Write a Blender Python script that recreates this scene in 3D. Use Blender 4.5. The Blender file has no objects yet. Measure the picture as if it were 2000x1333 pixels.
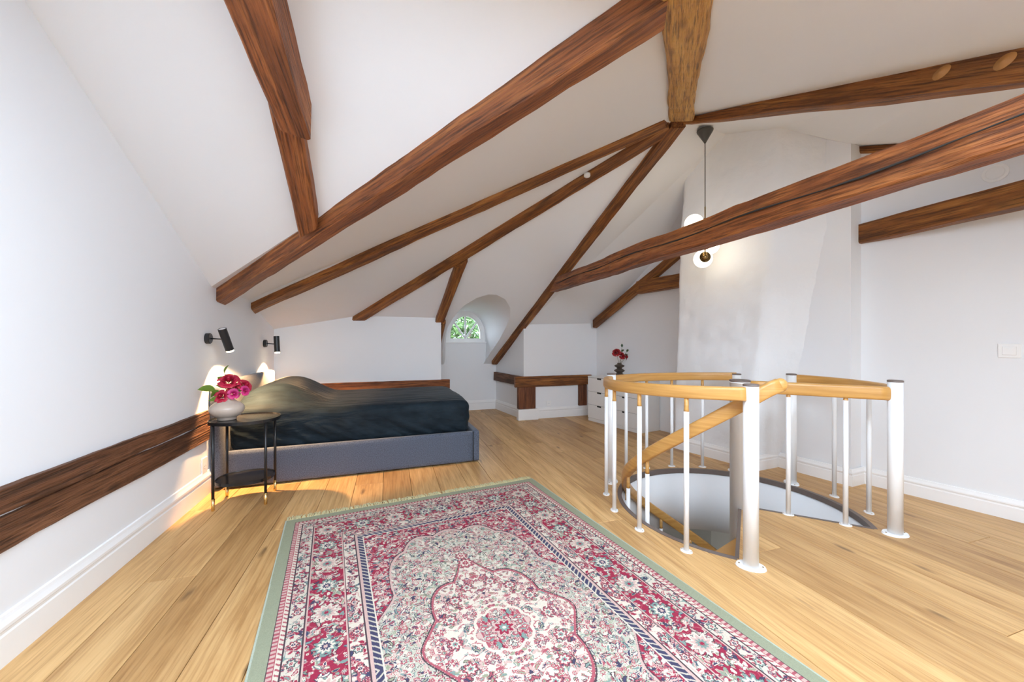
import bpy, bmesh, math, random
import numpy as np
from mathutils import Vector, Matrix, noise
from mathutils.geometry import delaunay_2d_cdt

random.seed(7)
PI = math.pi
SC = bpy.context.scene
COL = SC.collection

# ------------------------------------------------------------------ camera, world, exposure
cd = bpy.data.cameras.new('camera')
cam = bpy.data.objects.new('camera', cd); COL.objects.link(cam)
cd.sensor_fit = 'HORIZONTAL'; cd.sensor_width = 36.0
cd.lens = 36.0 * 750.0 / 2000.0
cd.clip_start = 0.02
cam.location = (0, 0, 1.2)
cam.rotation_euler = (PI / 2, 0, -math.radians(17.606))
SC.camera = cam

w = bpy.data.worlds.new('sky'); SC.world = w; w.use_nodes = True
bgn = w.node_tree.nodes['Background']
bgn.inputs[0].default_value = (0.77, 0.91, 1.07, 1); bgn.inputs[1].default_value = 12.8
SC.view_settings.view_transform = 'Standard'; SC.view_settings.look = 'None'
SC.view_settings.exposure = 0.0; SC.view_settings.gamma = 1.0
SC.view_settings.use_curve_mapping = False
SC.cycles.max_bounces = 14; SC.cycles.diffuse_bounces = 10; SC.cycles.transparent_max_bounces = 12
SC.cycles.sample_clamp_indirect = 8.0

def portal(loc, rot, sx, sy):
    l = bpy.data.lights.new('sky_portal', 'AREA'); l.shape = 'RECTANGLE'; l.size = sx; l.size_y = sy
    l.cycles.is_portal = True
    o = bpy.data.objects.new('sky_portal', l); COL.objects.link(o); o.location = loc; o.rotation_euler = rot
    return o

# ------------------------------------------------------------------ helpers
def tag(o, label=None, cat=None, group=None, kind=None):
    if label: o['label'] = label
    if cat: o['category'] = cat
    if group: o['group'] = group
    if kind: o['kind'] = kind
    return o

def thing(name, label, cat, loc=(0, 0, 0), rz=0.0, group=None):
    o = bpy.data.objects.new(name, None); COL.objects.link(o)
    o.empty_display_size = 0.05
    o.location = loc; o.rotation_euler = (0, 0, rz)
    return tag(o, label, cat, group)

def link(name, me, mat=None, parent=None, smooth=False):
    o = bpy.data.objects.new(name, me); COL.objects.link(o)
    if mat is not None and not me.materials: me.materials.append(mat)
    if parent is not None: o.parent = parent
    if smooth:
        me.polygons.foreach_set('use_smooth', [True] * len(me.polygons)); me.update()
    return o

def mesh(name, verts, faces):
    me = bpy.data.meshes.new(name); me.from_pydata([tuple(v) for v in verts], [], faces); me.update(); return me

def bm_mesh(name, bm):
    bmesh.ops.recalc_face_normals(bm, faces=bm.faces)
    me = bpy.data.meshes.new(name); bm.to_mesh(me); bm.free(); return me

def add_box(bm, lo, hi, bev=0.0, seg=2):
    lo, hi = Vector(lo), Vector(hi)
    r = bmesh.ops.create_cube(bm, size=1.0)
    vs = r['verts']; c = (lo + hi) / 2; d = hi - lo
    for v in vs: v.co = Vector((v.co.x * d.x, v.co.y * d.y, v.co.z * d.z)) + c
    if bev > 0:
        es = list({e for v in vs for e in v.link_edges})
        bmesh.ops.bevel(bm, geom=es, offset=bev, segments=seg, affect='EDGES', profile=0.5)

def box(name, lo, hi, mat, parent=None, bev=0.0, seg=2):
    bm = bmesh.new(); add_box(bm, lo, hi, bev, seg)
    return link(name, bm_mesh(name, bm), mat, parent)

def prism(name, poly, z0, z1, mat, parent=None, bev=0.0):
    """vertical prism over a plan polygon"""
    n = len(poly)
    v = [(x, y, z0) for x, y in poly] + [(x, y, z1) for x, y in poly]
    f = [tuple(range(n))[::-1], tuple(range(n, 2 * n))] + [(i, (i + 1) % n, n + (i + 1) % n, n + i) for i in range(n)]
    bm = bmesh.new(); vs = [bm.verts.new(p) for p in v]
    for q in f: bm.faces.new([vs[i] for i in q])
    if bev: bmesh.ops.bevel(bm, geom=list(bm.edges), offset=bev, segments=1, affect='EDGES')
    return link(name, bm_mesh(name, bm), mat, parent)

def lathe(name, prof, mat, parent=None, n=40, loc=(0, 0, 0), smooth=True, cap=True):
    v = []; f = []
    for r, z in prof:
        for i in range(n):
            a = 2 * PI * i / n; v.append((loc[0] + r * math.cos(a), loc[1] + r * math.sin(a), loc[2] + z))
    m = len(prof)
    for j in range(m - 1):
        for i in range(n):
            f.append((j * n + i, j * n + (i + 1) % n, (j + 1) * n + (i + 1) % n, (j + 1) * n + i))
    if cap:
        f.append(tuple(range(n))[::-1]); f.append(tuple(range((m - 1) * n, m * n)))
    o = link(name, mesh(name, v, f), mat, parent, smooth)
    return o

def frames(pts):
    pts = [Vector(p) for p in pts]; out = []
    for i, p in enumerate(pts):
        t = (pts[min(i + 1, len(pts) - 1)] - pts[max(i - 1, 0)]).normalized()
        out.append((p, t))
    return out

def tube_geo(pts, rad, n=10):
    fr = frames(pts); v = []; f = []; up = Vector((0, 0, 1))
    if abs(fr[0][1].z) > 0.95: up = Vector((1, 0, 0))
    for k, (p, t) in enumerate(fr):
        s = t.cross(up).normalized(); u = s.cross(t).normalized(); up = u
        r = rad[k] if hasattr(rad, '__len__') else rad
        for i in range(n):
            a = 2 * PI * i / n; v.append(p + (s * math.cos(a) + u * math.sin(a)) * r)
    m = len(fr)
    for j in range(m - 1):
        for i in range(n): f.append((j * n + i, j * n + (i + 1) % n, (j + 1) * n + (i + 1) % n, (j + 1) * n + i))
    f.append(tuple(range(n))[::-1]); f.append(tuple(range((m - 1) * n, m * n)))
    return v, f

def tube(name, pts, rad, mat, parent=None, n=12, smooth=True):
    v, f = tube_geo(pts, rad, n)
    return link(name, mesh(name, v, f), mat, parent, smooth)

def sweep(name, pts, prof, mat, parent=None, closed=True, smooth=False, tilt_up=True):
    """profile (s,u) swept along pts; u stays world-up unless the path is vertical"""
    fr = frames(pts); v = []; f = []; n = len(prof)
    for p, t in fr:
        th = Vector((t.x, t.y, 0)).normalized(); s = th.cross(Vector((0, 0, 1))).normalized()
        u = s.cross(t).normalized() if tilt_up else Vector((0, 0, 1))
        for a, b in prof: v.append(p + s * a + u * b)
    m = len(fr)
    for j in range(m - 1):
        for i in range(n if closed else n - 1):
            f.append((j * n + i, j * n + (i + 1) % n, (j + 1) * n + (i + 1) % n, (j + 1) * n + i))
    if closed: f.append(tuple(range(n))); f.append(tuple(range((m - 1) * n, m * n))[::-1])
    bm = bmesh.new(); vs = [bm.verts.new(p) for p in v]
    for q in f: bm.faces.new([vs[i] for i in q])
    return link(name, bm_mesh(name, bm), mat, parent, smooth)

def rounded_box_geo(h, r, div):
    """closed box surface grid with half extents h and corner radius r"""
    bm = bmesh.new(); bmesh.ops.create_cube(bm, size=2.0)
    for ax in range(3):
        for k in range(1, div[ax]):
            c = -1 + 2 * k / div[ax]; no = [0, 0, 0]; no[ax] = 1; co = [0, 0, 0]; co[ax] = c
            bmesh.ops.bisect_plane(bm, geom=list(bm.verts) + list(bm.edges) + list(bm.faces), plane_co=co, plane_no=no)
    for v in bm.verts:
        p = Vector((v.co.x * h[0], v.co.y * h[1], v.co.z * h[2]))
        q = Vector([max(-(h[i] - r), min(h[i] - r, p[i])) for i in range(3)])
        d = p - q
        v.co = q + (d.normalized() * r if d.length > 1e-6 else d)
    return bm

# ------------------------------------------------------------------ materials
def mat_new(name):
    m = bpy.data.materials.new(name); m.use_nodes = True
    nt = m.node_tree; b = nt.nodes['Principled BSDF']
    return m, nt, b

def N(nt, t, **kw):
    n = nt.nodes.new(t)
    for k, v in kw.items():
        if k.startswith('i_'):
            n.inputs[int(k[2:])].default_value = v
        else: setattr(n, k, v)
    return n

def ramp(nt, stops, interp='LINEAR'):
    r = nt.nodes.new('ShaderNodeValToRGB'); e = r.color_ramp.elements; r.color_ramp.interpolation = interp
    e[0].position, e[0].color = stops[0][0], (*stops[0][1], 1)
    e[1].position, e[1].color = stops[-1][0], (*stops[-1][1], 1)
    for p, c in stops[1:-1]:
        q = e.new(p); q.color = (*c, 1)
    return r

def mix(nt, fac, a, b, mode='MIX'):
    m = nt.nodes.new('ShaderNodeMix'); m.data_type = 'RGBA'; m.blend_type = mode
    for sock, val in ((m.inputs[0], fac), (m.inputs[6], a), (m.inputs[7], b)):
        if isinstance(val, bpy.types.NodeSocket): nt.links.new(val, sock)
        elif isinstance(val, (int, float)): sock.default_value = val
        else: sock.default_value = (*val, 1)
    return m.outputs[2]

def noise_n(nt, vec, scale, detail=4, rough=0.55, dist=0.0):
    n = nt.nodes.new('ShaderNodeTexNoise'); n.inputs['Scale'].default_value = scale
    n.inputs['Detail'].default_value = detail; n.inputs['Roughness'].default_value = rough
    n.inputs['Distortion'].default_value = dist
    if vec is not None: nt.links.new(vec, n.inputs['Vector'])
    return n

def mapping(nt, vec, scale=(1, 1, 1), loc=(0, 0, 0)):
    m = nt.nodes.new('ShaderNodeMapping'); m.inputs['Scale'].default_value = scale; m.inputs['Location'].default_value = loc
    nt.links.new(vec, m.inputs['Vector']); return m.outputs[0]

def bump(nt, b, h, strength=0.2, dist=0.01):
    n = nt.nodes.new('ShaderNodeBump'); n.inputs['Strength'].default_value = strength; n.inputs['Distance'].default_value = dist
    nt.links.new(h, n.inputs['Height']); nt.links.new(n.outputs[0], b.inputs['Normal']); return n

def plain(name, col, rough=0.5, metal=0.0, bumps=None, var=0.04, emit=None, spec=None, coat=0.0):
    """simple finish with slight procedural mottling"""
    m, nt, b = mat_new(name)
    tc = N(nt, 'ShaderNodeTexCoord')
    nz = noise_n(nt, tc.outputs['Object'], 9.0, 3)
    lo = tuple(max(0, c * (1 - var)) for c in col); hi = tuple(min(1, c * (1 + var)) for c in col)
    r = ramp(nt, [(0.3, lo), (0.7, hi)]); nt.links.new(nz.outputs[0], r.inputs[0])
    nt.links.new(r.outputs[0], b.inputs['Base Color'])
    b.inputs['Roughness'].default_value = rough; b.inputs['Metallic'].default_value = metal
    if spec is not None: b.inputs['Specular IOR Level'].default_value = spec
    if coat: b.inputs['Coat Weight'].default_value = coat; b.inputs['Coat Roughness'].default_value = 0.15
    if bumps:
        n2 = noise_n(nt, tc.outputs['Object'], bumps[0], 4); bump(nt, b, n2.outputs[0], bumps[1], bumps[2])
    if emit:
        b.inputs['Emission Color'].default_value = (*emit[0], 1); b.inputs['Emission Strength'].default_value = emit[1]
    return m

def beam_wood(name, dark, mid, light, rough=0.5, stain=0.55, axis=0):
    m, nt, b = mat_new(name)
    tc = N(nt, 'ShaderNodeTexCoord'); oi = N(nt, 'ShaderNodeObjectInfo')
    off = N(nt, 'ShaderNodeVectorMath', operation='SCALE'); off.inputs[0].default_value = (37, 19, 23)
    nt.links.new(oi.outputs['Random'], off.inputs['Scale'])
    ad = N(nt, 'ShaderNodeVectorMath', operation='ADD')
    nt.links.new(tc.outputs['Object'], ad.inputs[0]); nt.links.new(off.outputs[0], ad.inputs[1])
    sc = [22, 22, 22]; sc[axis] = 1.1
    sc2 = [95, 95, 95]; sc2[axis] = 4.5
    sc3 = [5, 5, 5]; sc3[axis] = 1.4
    g = noise_n(nt, mapping(nt, ad.outputs[0], sc), 1.0, 6, 0.62, 0.8)
    fine = noise_n(nt, mapping(nt, ad.outputs[0], sc2), 1.0, 3, 0.6)
    big = noise_n(nt, mapping(nt, ad.outputs[0], sc3), 1.0, 4, 0.6, 0.6)
    r = ramp(nt, [(0.25, dark), (0.48, mid), (0.72, light)]); nt.links.new(g.outputs[0], r.inputs[0])
    fr = ramp(nt, [(0.36, (0.20, 0.17, 0.15)), (0.52, (1, 1, 1))]); nt.links.new(fine.outputs[0], fr.inputs[0])
    c1 = mix(nt, 0.75, r.outputs[0], fr.outputs[0], 'MULTIPLY')
    br = ramp(nt, [(0.52, (0, 0, 0)), (0.74, (1, 1, 1))]); nt.links.new(big.outputs[0], br.inputs[0])
    sm = N(nt, 'ShaderNodeMath', operation='MULTIPLY'); sm.inputs[1].default_value = stain
    nt.links.new(br.outputs[0], sm.inputs[0])
    c2 = mix(nt, sm.outputs[0], c1, tuple(d * 0.55 for d in dark))
    # knots
    ks = [6, 6, 6]; ks[axis] = 2.2
    vo = N(nt, 'ShaderNodeTexVoronoi'); vo.inputs['Scale'].default_value = 1.0
    nt.links.new(mapping(nt, ad.outputs[0], ks), vo.inputs['Vector'])
    kr = ramp(nt, [(0.05, (1, 1, 1)), (0.16, (0, 0, 0))]); nt.links.new(vo.outputs['Distance'], kr.inputs[0])
    km = N(nt, 'ShaderNodeMath', operation='MULTIPLY'); km.inputs[1].default_value = 0.6
    nt.links.new(kr.outputs[0], km.inputs[0])
    c3 = mix(nt, km.outputs[0], c2, tuple(d * 0.5 for d in dark))
    nt.links.new(c3, b.inputs['Base Color'])
    b.inputs['Roughness'].default_value = rough
    b.inputs['Specular IOR Level'].default_value = 0.45
    hm = N(nt, 'ShaderNodeMath', operation='ADD'); nt.links.new(g.outputs[0], hm.inputs[0]); nt.links.new(fine.outputs[0], hm.inputs[1])
    bump(nt, b, hm.outputs[0], 0.85, 0.014)
    return m

def paint(name, col, scale=35, strength=0.05):
    m, nt, b = mat_new(name)
    tc = N(nt, 'ShaderNodeTexCoord')
    nz = noise_n(nt, tc.outputs['Object'], 1.2, 3)
    r = ramp(nt, [(0.3, tuple(c * 0.985 for c in col)), (0.7, col)]); nt.links.new(nz.outputs[0], r.inputs[0])
    nt.links.new(r.outputs[0], b.inputs['Base Color']); b.inputs['Roughness'].default_value = 0.72
    b.inputs['Specular IOR Level'].default_value = 0.25
    n2 = noise_n(nt, tc.outputs['Object'], scale, 4); bump(nt, b, n2.outputs[0], strength, 0.004)
    return m

def fabric(name, col, weave=150, var=0.45, rough=0.9, sheen=0.2):
    m, nt, b = mat_new(name)
    tc = N(nt, 'ShaderNodeTexCoord')
    nz = noise_n(nt, tc.outputs['Object'], weave, 2, 0.7)
    r = ramp(nt, [(0.3, tuple(c * (1 - var) for c in col)), (0.7, tuple(min(1, c * (1 + var)) for c in col))])
    nt.links.new(nz.outputs[0], r.inputs[0]); nt.links.new(r.outputs[0], b.inputs['Base Color'])
    b.inputs['Roughness'].default_value = rough; b.inputs['Sheen Weight'].default_value = sheen
    b.inputs['Specular IOR Level'].default_value = 0.2
    bump(nt, b, nz.outputs[0], 0.3, 0.002)
    return m

def floor_oak(name):
    m, nt, b = mat_new(name)
    tc = N(nt, 'ShaderNodeTexCoord'); oi = N(nt, 'ShaderNodeObjectInfo')
    off = N(nt, 'ShaderNodeVectorMath', operation='SCALE'); off.inputs[0].default_value = (41, 67, 13)
    nt.links.new(oi.outputs['Random'], off.inputs['Scale'])
    ad = N(nt, 'ShaderNodeVectorMath', operation='ADD')
    nt.links.new(tc.outputs['Object'], ad.inputs[0]); nt.links.new(off.outputs[0], ad.inputs[1])
    g = noise_n(nt, mapping(nt, ad.outputs[0], (9, 0.8, 1)), 1.0, 5, 0.6, 1.4)
    fine = noise_n(nt, mapping(nt, ad.outputs[0], (90, 3.0, 1)), 1.0, 3, 0.6)
    r = ramp(nt, [(0.2, (0.38, 0.20, 0.070)), (0.42, (0.54, 0.315, 0.125)), (0.6, (0.65, 0.405, 0.175)), (0.8, (0.71, 0.47, 0.220))])
    nt.links.new(g.outputs[0], r.inputs[0])
    fr = ramp(nt, [(0.36, (0.74, 0.68, 0.62)), (0.55, (1, 1, 1))]); nt.links.new(fine.outputs[0], fr.inputs[0])
    c1 = mix(nt, 0.8, r.outputs[0], fr.outputs[0], 'MULTIPLY')
    rr = ramp(nt, [(0.0, (0.80, 0.76, 0.72)), (0.5, (1.0, 1.0, 1.0)), (1.0, (1.12, 1.13, 1.12))])
    nt.links.new(oi.outputs['Random'], rr.inputs[0])
    c2 = mix(nt, 1.0, c1, rr.outputs[0], 'MULTIPLY')
    vo = N(nt, 'ShaderNodeTexVoronoi'); vo.inputs['Scale'].default_value = 1.0
    wv = noise_n(nt, mapping(nt, ad.outputs[0], (12, 4, 1)), 1.0, 3)
    av = N(nt, 'ShaderNodeVectorMath', operation='ADD')
    nt.links.new(mapping(nt, ad.outputs[0], (5.0, 1.5, 1)), av.inputs[0])
    sv = N(nt, 'ShaderNodeVectorMath', operation='SCALE'); sv.inputs['Scale'].default_value = 0.25
    nt.links.new(wv.outputs['Color'], sv.inputs[0]); nt.links.new(sv.outputs[0], av.inputs[1])
    nt.links.new(av.outputs[0], vo.inputs['Vector'])
    kr = ramp(nt, [(0.03, (1, 1, 1)), (0.10, (0, 0, 0))]); nt.links.new(vo.outputs['Distance'], kr.inputs[0])
    km = N(nt, 'ShaderNodeMath', operation='MULTIPLY'); km.inputs[1].default_value = 0.75
    nt.links.new(kr.outputs[0], km.inputs[0])
    c3 = mix(nt, km.outputs[0], c2, (0.12, 0.06, 0.025))
    nt.links.new(c3, b.inputs['Base Color'])
    b.inputs['Roughness'].default_value = 0.42; b.inputs['Specular IOR Level'].default_value = 0.4
    bump(nt, b, fine.outputs[0], 0.12, 0.003)
    return m

M = {}
M['wall'] = paint('wall_paint', (0.835, 0.850, 0.870))
M['ceiling'] = paint('ceiling_paint', (0.820, 0.843, 0.870))
M['trim'] = plain('gloss_white_trim', (0.88, 0.88, 0.875), 0.35, var=0.01)
M['plaster'] = paint('rough_plaster', (0.84, 0.855, 0.87), 22, 0.9)
M['beam'] = beam_wood('stained_timber', (0.060, 0.019, 0.007), (0.26, 0.088, 0.018), (0.50, 0.21, 0.048), stain=0.7)
M['beam_red'] = beam_wood('red_stained_timber', (0.075, 0.022, 0.009), (0.27, 0.082, 0.022), (0.48, 0.18, 0.050), stain=0.65)
M['beam_honey'] = beam_wood('honey_stained_timber', (0.26, 0.115, 0.022), (0.60, 0.31, 0.070), (0.76, 0.46, 0.13), stain=0.22)
M['old'] = beam_wood('old_weathered_timber', (0.035, 0.017, 0.010), (0.145, 0.058, 0.026), (0.26, 0.115, 0.055), rough=0.62, stain=0.6)
M['oak'] = floor_oak('oak_floor')
def rail_wood(name):
    m, nt, b = mat_new(name); tc = N(nt, 'ShaderNodeTexCoord')
    g = noise_n(nt, mapping(nt, tc.outputs['Object'], (3, 3, 60)), 1.0, 4, 0.55, 0.4)
    r = ramp(nt, [(0.3, (0.50, 0.245, 0.060)), (0.55, (0.60, 0.32, 0.09)), (0.75, (0.66, 0.375, 0.12))]); nt.links.new(g.outputs[0], r.inputs[0])
    nt.links.new(r.outputs[0], b.inputs['Base Color']); b.inputs['Roughness'].default_value = 0.34
    bump(nt, b, g.outputs[0], 0.05, 0.003); return m
M['rail'] = rail_wood('oiled_oak_rail')
M['white_metal'] = plain('white_powder_coat', (0.87, 0.88, 0.885), 0.3, var=0.01)
M['black_metal'] = plain('black_powder_coat', (0.012, 0.012, 0.013), 0.35)
M['brass'] = plain('brushed_brass', (0.80, 0.56, 0.22), 0.25, 1.0)
M['dark_brass'] = plain('aged_brass', (0.33, 0.22, 0.09), 0.3, 1.0)
M['slate'] = fabric('slate_upholstery', (0.085, 0.10, 0.135))
M['brown_trim'] = plain('brown_edge_strip', (0.15, 0.115, 0.10), 0.5)
M['dark_gap'] = plain('dark_gap', (0.02, 0.018, 0.016), 0.8)
M['lower_floor'] = plain('lower_landing_floor', (0.30, 0.28, 0.22), 0.6)
M['plastic'] = plain('white_plastic', (0.87, 0.87, 0.86), 0.3, var=0.01)
M['drawer'] = plain('white_lacquer', (0.80, 0.79, 0.77), 0.4, var=0.01)

def satin(name):
    m, nt, b = mat_new(name)
    tc = N(nt, 'ShaderNodeTexCoord')
    nz = noise_n(nt, mapping(nt, tc.outputs['Object'], (6, 10, 10)), 1.0, 4)
    r = ramp(nt, [(0.3, (0.008, 0.013, 0.018)), (0.7, (0.016, 0.026, 0.035))])
    nt.links.new(nz.outputs[0], r.inputs[0]); nt.links.new(r.outputs[0], b.inputs['Base Color'])
    b.inputs['Roughness'].default_value = 0.68; b.inputs['Specular IOR Level'].default_value = 0.10
    b.inputs['Sheen Weight'].default_value = 0.04; b.inputs['Sheen Roughness'].default_value = 0.4
    w1 = noise_n(nt, mapping(nt, tc.outputs['Object'], (3, 22, 14)), 1.0, 4, 0.5, 0.6)
    bump(nt, b, w1.outputs[0], 0.6, 0.025)
    return m
M['satin'] = satin('midnight_satin')

# ------------------------------------------------------------------ structure: floor
XL = -1.372
CX, CY_ = 2.385, 2.195           # centre of the stair opening
R_OPEN, R_RING = 0.787, 0.880
COLX, COLY = 2.425, 2.160
def ring(a, r=R_RING):
    a = math.radians(a); return (CX + r * math.cos(a), CY_ + r * math.sin(a))
A_T, A_N = -45.0, 224.5          # landing wedge lies between these two directions
def opening_poly(r, inset=0.0, n=72):
    p = [ring(A_T + (A_N - A_T) * i / n, r) for i in range(n + 1)]
    p.append((COLX, COLY - inset)); return p

floor = prism('floor', [(-1.6, -2.4), (5.3, -2.4), (5.3, 6.9), (-1.6, 6.9)], -0.10, -0.025, M['dark_gap'])
tag(floor, kind='structure')
cut = prism('opening_cutter', opening_poly(R_OPEN), -1.0, 1.0, M['dark_gap'])
def boolean_cut(o):
    md = o.modifiers.new('cut', 'BOOLEAN'); md.object = cut; md.operation = 'DIFFERENCE'; md.solver = 'EXACT'
    dg = bpy.context.evaluated_depsgraph_get()
    me = bpy.data.meshes.new_from_object(o.evaluated_get(dg)); o.modifiers.clear(); o.data = me
boolean_cut(floor)
PW = 0.222
plank_cache = {}
rr = random.Random(3)
ncol = 29
for c in range(-1, ncol):
    x0 = -1.165 + (c) * PW; x1 = x0 + PW
    y = -2.35 - rr.random() * 1.8
    while y < 6.75:
        L = rr.choice((1.82, 2.02, 2.2)); y1 = y + L
        a, bb = max(y, -2.35), min(y1, 6.72)
        y = y1
        if bb - a < 0.05: continue
        if a > 5.55 and not (x1 > 0.6 and x0 < 2.0): continue
        if bb > 5.7 and not (x1 > 0.6 and x0 < 2.0): bb = 5.6
        key = round(bb - a, 3)
        if key not in plank_cache:
            bm = bmesh.new(); add_box(bm, (0.0012, 0.0012, -0.025), (PW - 0.0012, key - 0.0012, 0.0), 0.0016, 1)
            me = bm_mesh('plank', bm); me.materials.append(M['oak']); plank_cache[key] = me
        o = link('plank', plank_cache[key], None, floor); o.location = (x0, a, 0)
        if x1 > CX - 0.85 and x0 < CX + 0.85 and bb > CY_ - 0.85 and a < CY_ + 0.85:
            o.data = plank_cache[key].copy(); bpy.context.view_layer.update(); boolean_cut(o)
bpy.data.objects.remove(cut)

# ------------------------------------------------------------------ structure: walls
def wall(name, p, q, z1, t=0.12, z0=-0.02, side=1, mat=None):
    p, q = Vector((*p, 0)), Vector((*q, 0)); d = (q - p).normalized(); n = Vector((-d.y, d.x, 0)) * t * side
    o = prism(name, [tuple(v[:2]) for v in (p, q, q + n, p + n)], z0, z1, mat or M['wall'])
    return tag(o, kind='structure')
YB, YN, YK = 5.43, 6.58, 5.54
wall('wall_left', (XL, -2.3), (XL, YB + 0.12), 3.2, side=1)
wall('wall_back', (XL, YB), (0.68, YB), 2.2, side=1, t=0.10)
wall('wall_alcove_left', (0.678, YB + 0.012), (0.678, YN + 0.1), 2.2, side=1, t=0.10)
wall('wall_block_front', (1.945, YK), (3.30, YK + 0.03), 1.9, side=1, t=0.12)
wall('wall_block_side', (1.775, YN + 0.1), (1.945, YK + 0.001), 1.6, side=1, t=0.12)
wall('wall_right_far', (3.20, 5.66), (3.62, 3.45), 3.4, side=1)
wall('wall_right_step', (3.534, 2.80), (3.634, 2.18), 3.5, side=1, t=0.5)
dx, dy = 3.989 - 3.809, 1.394 - 2.196
wall('wall_right', (3.809 - dx * 0.15, 2.196 - dy * 0.15), (3.809 + dx * 5.6, 2.196 + dy * 5.6), 3.4, side=1)

# front wall behind the viewpoint with an unseen opening added for sky light
YF = -2.3
fw = bmesh.new()
add_box(fw, (XL, YF - 0.12, -0.02), (4.95, YF, 0.25))
add_box(fw, (XL, YF - 0.12, 1.75), (4.95, YF, 2.0))
for a, b_ in ((XL, 0.7), (1.3, 4.95)):
    add_box(fw, (a, YF - 0.12, 0.25), (b_, YF, 1.75))
tag(link('wall_front', bm_mesh('wall_front', fw), M['wall']), kind='structure')

# ------------------------------------------------------------------ structure: ceiling (facets between the rafters)
def zB(x, y): return 4.933 - 0.0053 * x - 0.6273 * y
def zF(y): return 3.169 + 0.349 * (y - 2.791)
arch = [(0.86, YN), (0.80, 6.2), (0.785, 5.85), (0.80, 5.60), (0.86, 5.36), (0.96, 5.17), (1.10, 5.025), (1.245, 4.955),
        (1.36, 4.955), (1.50, 5.03), (1.62, 5.185), (1.675, 5.36), (1.685, 5.55), (1.662, 5.90), (1.61, 6.22), (1.56, YN)]
P3 = []; CE = []
def cp(x, y, z): P3.append((x, y, z)); return len(P3) - 1
def ce(*ids):
    for a, b in zip(ids[:-1], ids[1:]): CE.append((a, b))
A0 = cp(2.429, 2.791, 3.169)
JJ = cp(1.108, 1.401, 2.686)
W1 = cp(XL - 0.03, 3.709, 1.627); W2 = cp(XL - 0.03, 4.547, 1.605); CO = cp(XL - 0.03, YB + 0.03, 1.333)
K3 = cp(-0.461, YB + 0.03, 1.511); KR = cp(0.66, YB + 0.03, 1.504)
RL = cp(XL - 0.03, 1.62, 2.765)
FL = cp(XL - 0.03, -2.42, zF(-2.42)); FR = cp(3.226, -2.42, zF(-2.42)); FR2 = cp(5.1, -2.42, 1.25)
B5 = cp(2.723, 0.952, 2.527)
RWa = cp(3.798, 2.244, 2.868); RWb = cp(4.13, 0.952, 2.375); RWc = cp(3.632, 2.194, 2.841)
CH = cp(3.299, 2.523, 3.088); RG = cp(3.181, 3.006, 3.267); RG2 = cp(4.3, 3.30, 3.36); RWd = cp(4.3, 2.5, 2.93); RWe = cp(4.6, 0.9, 2.33)
NL0 = cp(0.66, YN + 0.02, zB(0.66, YN + 0.02)); NR0 = cp(1.86, YN + 0.02, zB(1.86, YN + 0.02))
R1k = cp(1.989, 5.54, 1.452); BR = cp(3.6, 5.62, 1.47); BR2 = cp(4.3, 5.62, 1.47)
BLK = cp(1.955, 5.56, 1.437)
ar = [cp(x, y, zB(x, y)) for x, y in arch]
ce(A0, JJ, RL); ce(A0, W2); ce(W1, JJ); ce(A0, K3); ce(A0, R1k, BLK, NR0); ce(A0, B5, FR); ce(A0, RG, RG2); ce(*ar)
ce(W1, W2, CO, K3, KR, NL0, ar[0]); ce(ar[-1], NR0); ce(R1k, BR, BR2, RG2, RWd, RWe, FR2, FR, FL, RL, W1)
ADDED_SKYLIGHTS = [(-1.0, -0.75, 0.20, 0.85), (0.45, -0.75, 1.60, 0.85), (1.90, -0.95, 2.40, 0.55)]  # unseen roof openings, added to bring sky light onto the floor
for (xa, ya, xb, yb) in ADDED_SKYLIGHTS:
    q_ = [cp(x, y, zF(y)) for x, y in ((xa, ya), (xb, ya), (xb, yb), (xa, yb))]; ce(*q_, q_[0])
vs, es, fs, ov, oe, of = delaunay_2d_cdt([Vector(p[:2]) for p in P3], CE, [], 0, 1e-6)
vz = []
for i, v in enumerate(vs):
    vz.append((v.x, v.y, P3[ov[i][0]][2] if ov[i] else zB(v.x, v.y)))
def inpoly(x, y, poly):
    ins = False; n = len(poly)
    for i in range(n):
        (x1, y1), (x2, y2) = poly[i], poly[(i + 1) % n]
        if (y1 > y) != (y2 > y) and x < (x2 - x1) * (y - y1) / (y2 - y1) + x1: ins = not ins
    return ins
outer = [P3[i][:2] for i in (W1, W2, CO, K3, KR, NL0)] + list(arch) + [P3[i][:2] for i in (NR0, BLK, R1k, BR, BR2, RG2, RWd, RWe, FR2, FR, FL, RL)]
keep = []
for f in fs:
    c = sum((Vector(vs[i]) for i in f), Vector((0, 0))) / len(f)
    if any(a_ < c.x < c2_ and b_ < c.y < d_ for a_, b_, c2_, d_ in ADDED_SKYLIGHTS): continue
    if inpoly(c.x, c.y, outer): keep.append(tuple(f))
bm = bmesh.new(); bv = [bm.verts.new(p) for p in vz]
for f in keep: bm.faces.new([bv[i] for i in f])
ceil = link('ceiling', bm_mesh('ceiling', bm), M['ceiling']); tag(ceil, kind='structure')
for p in ceil.data.polygons:
    pass
if ceil.data.polygons[0].normal.z > 0: ceil.data.flip_normals()

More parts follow.
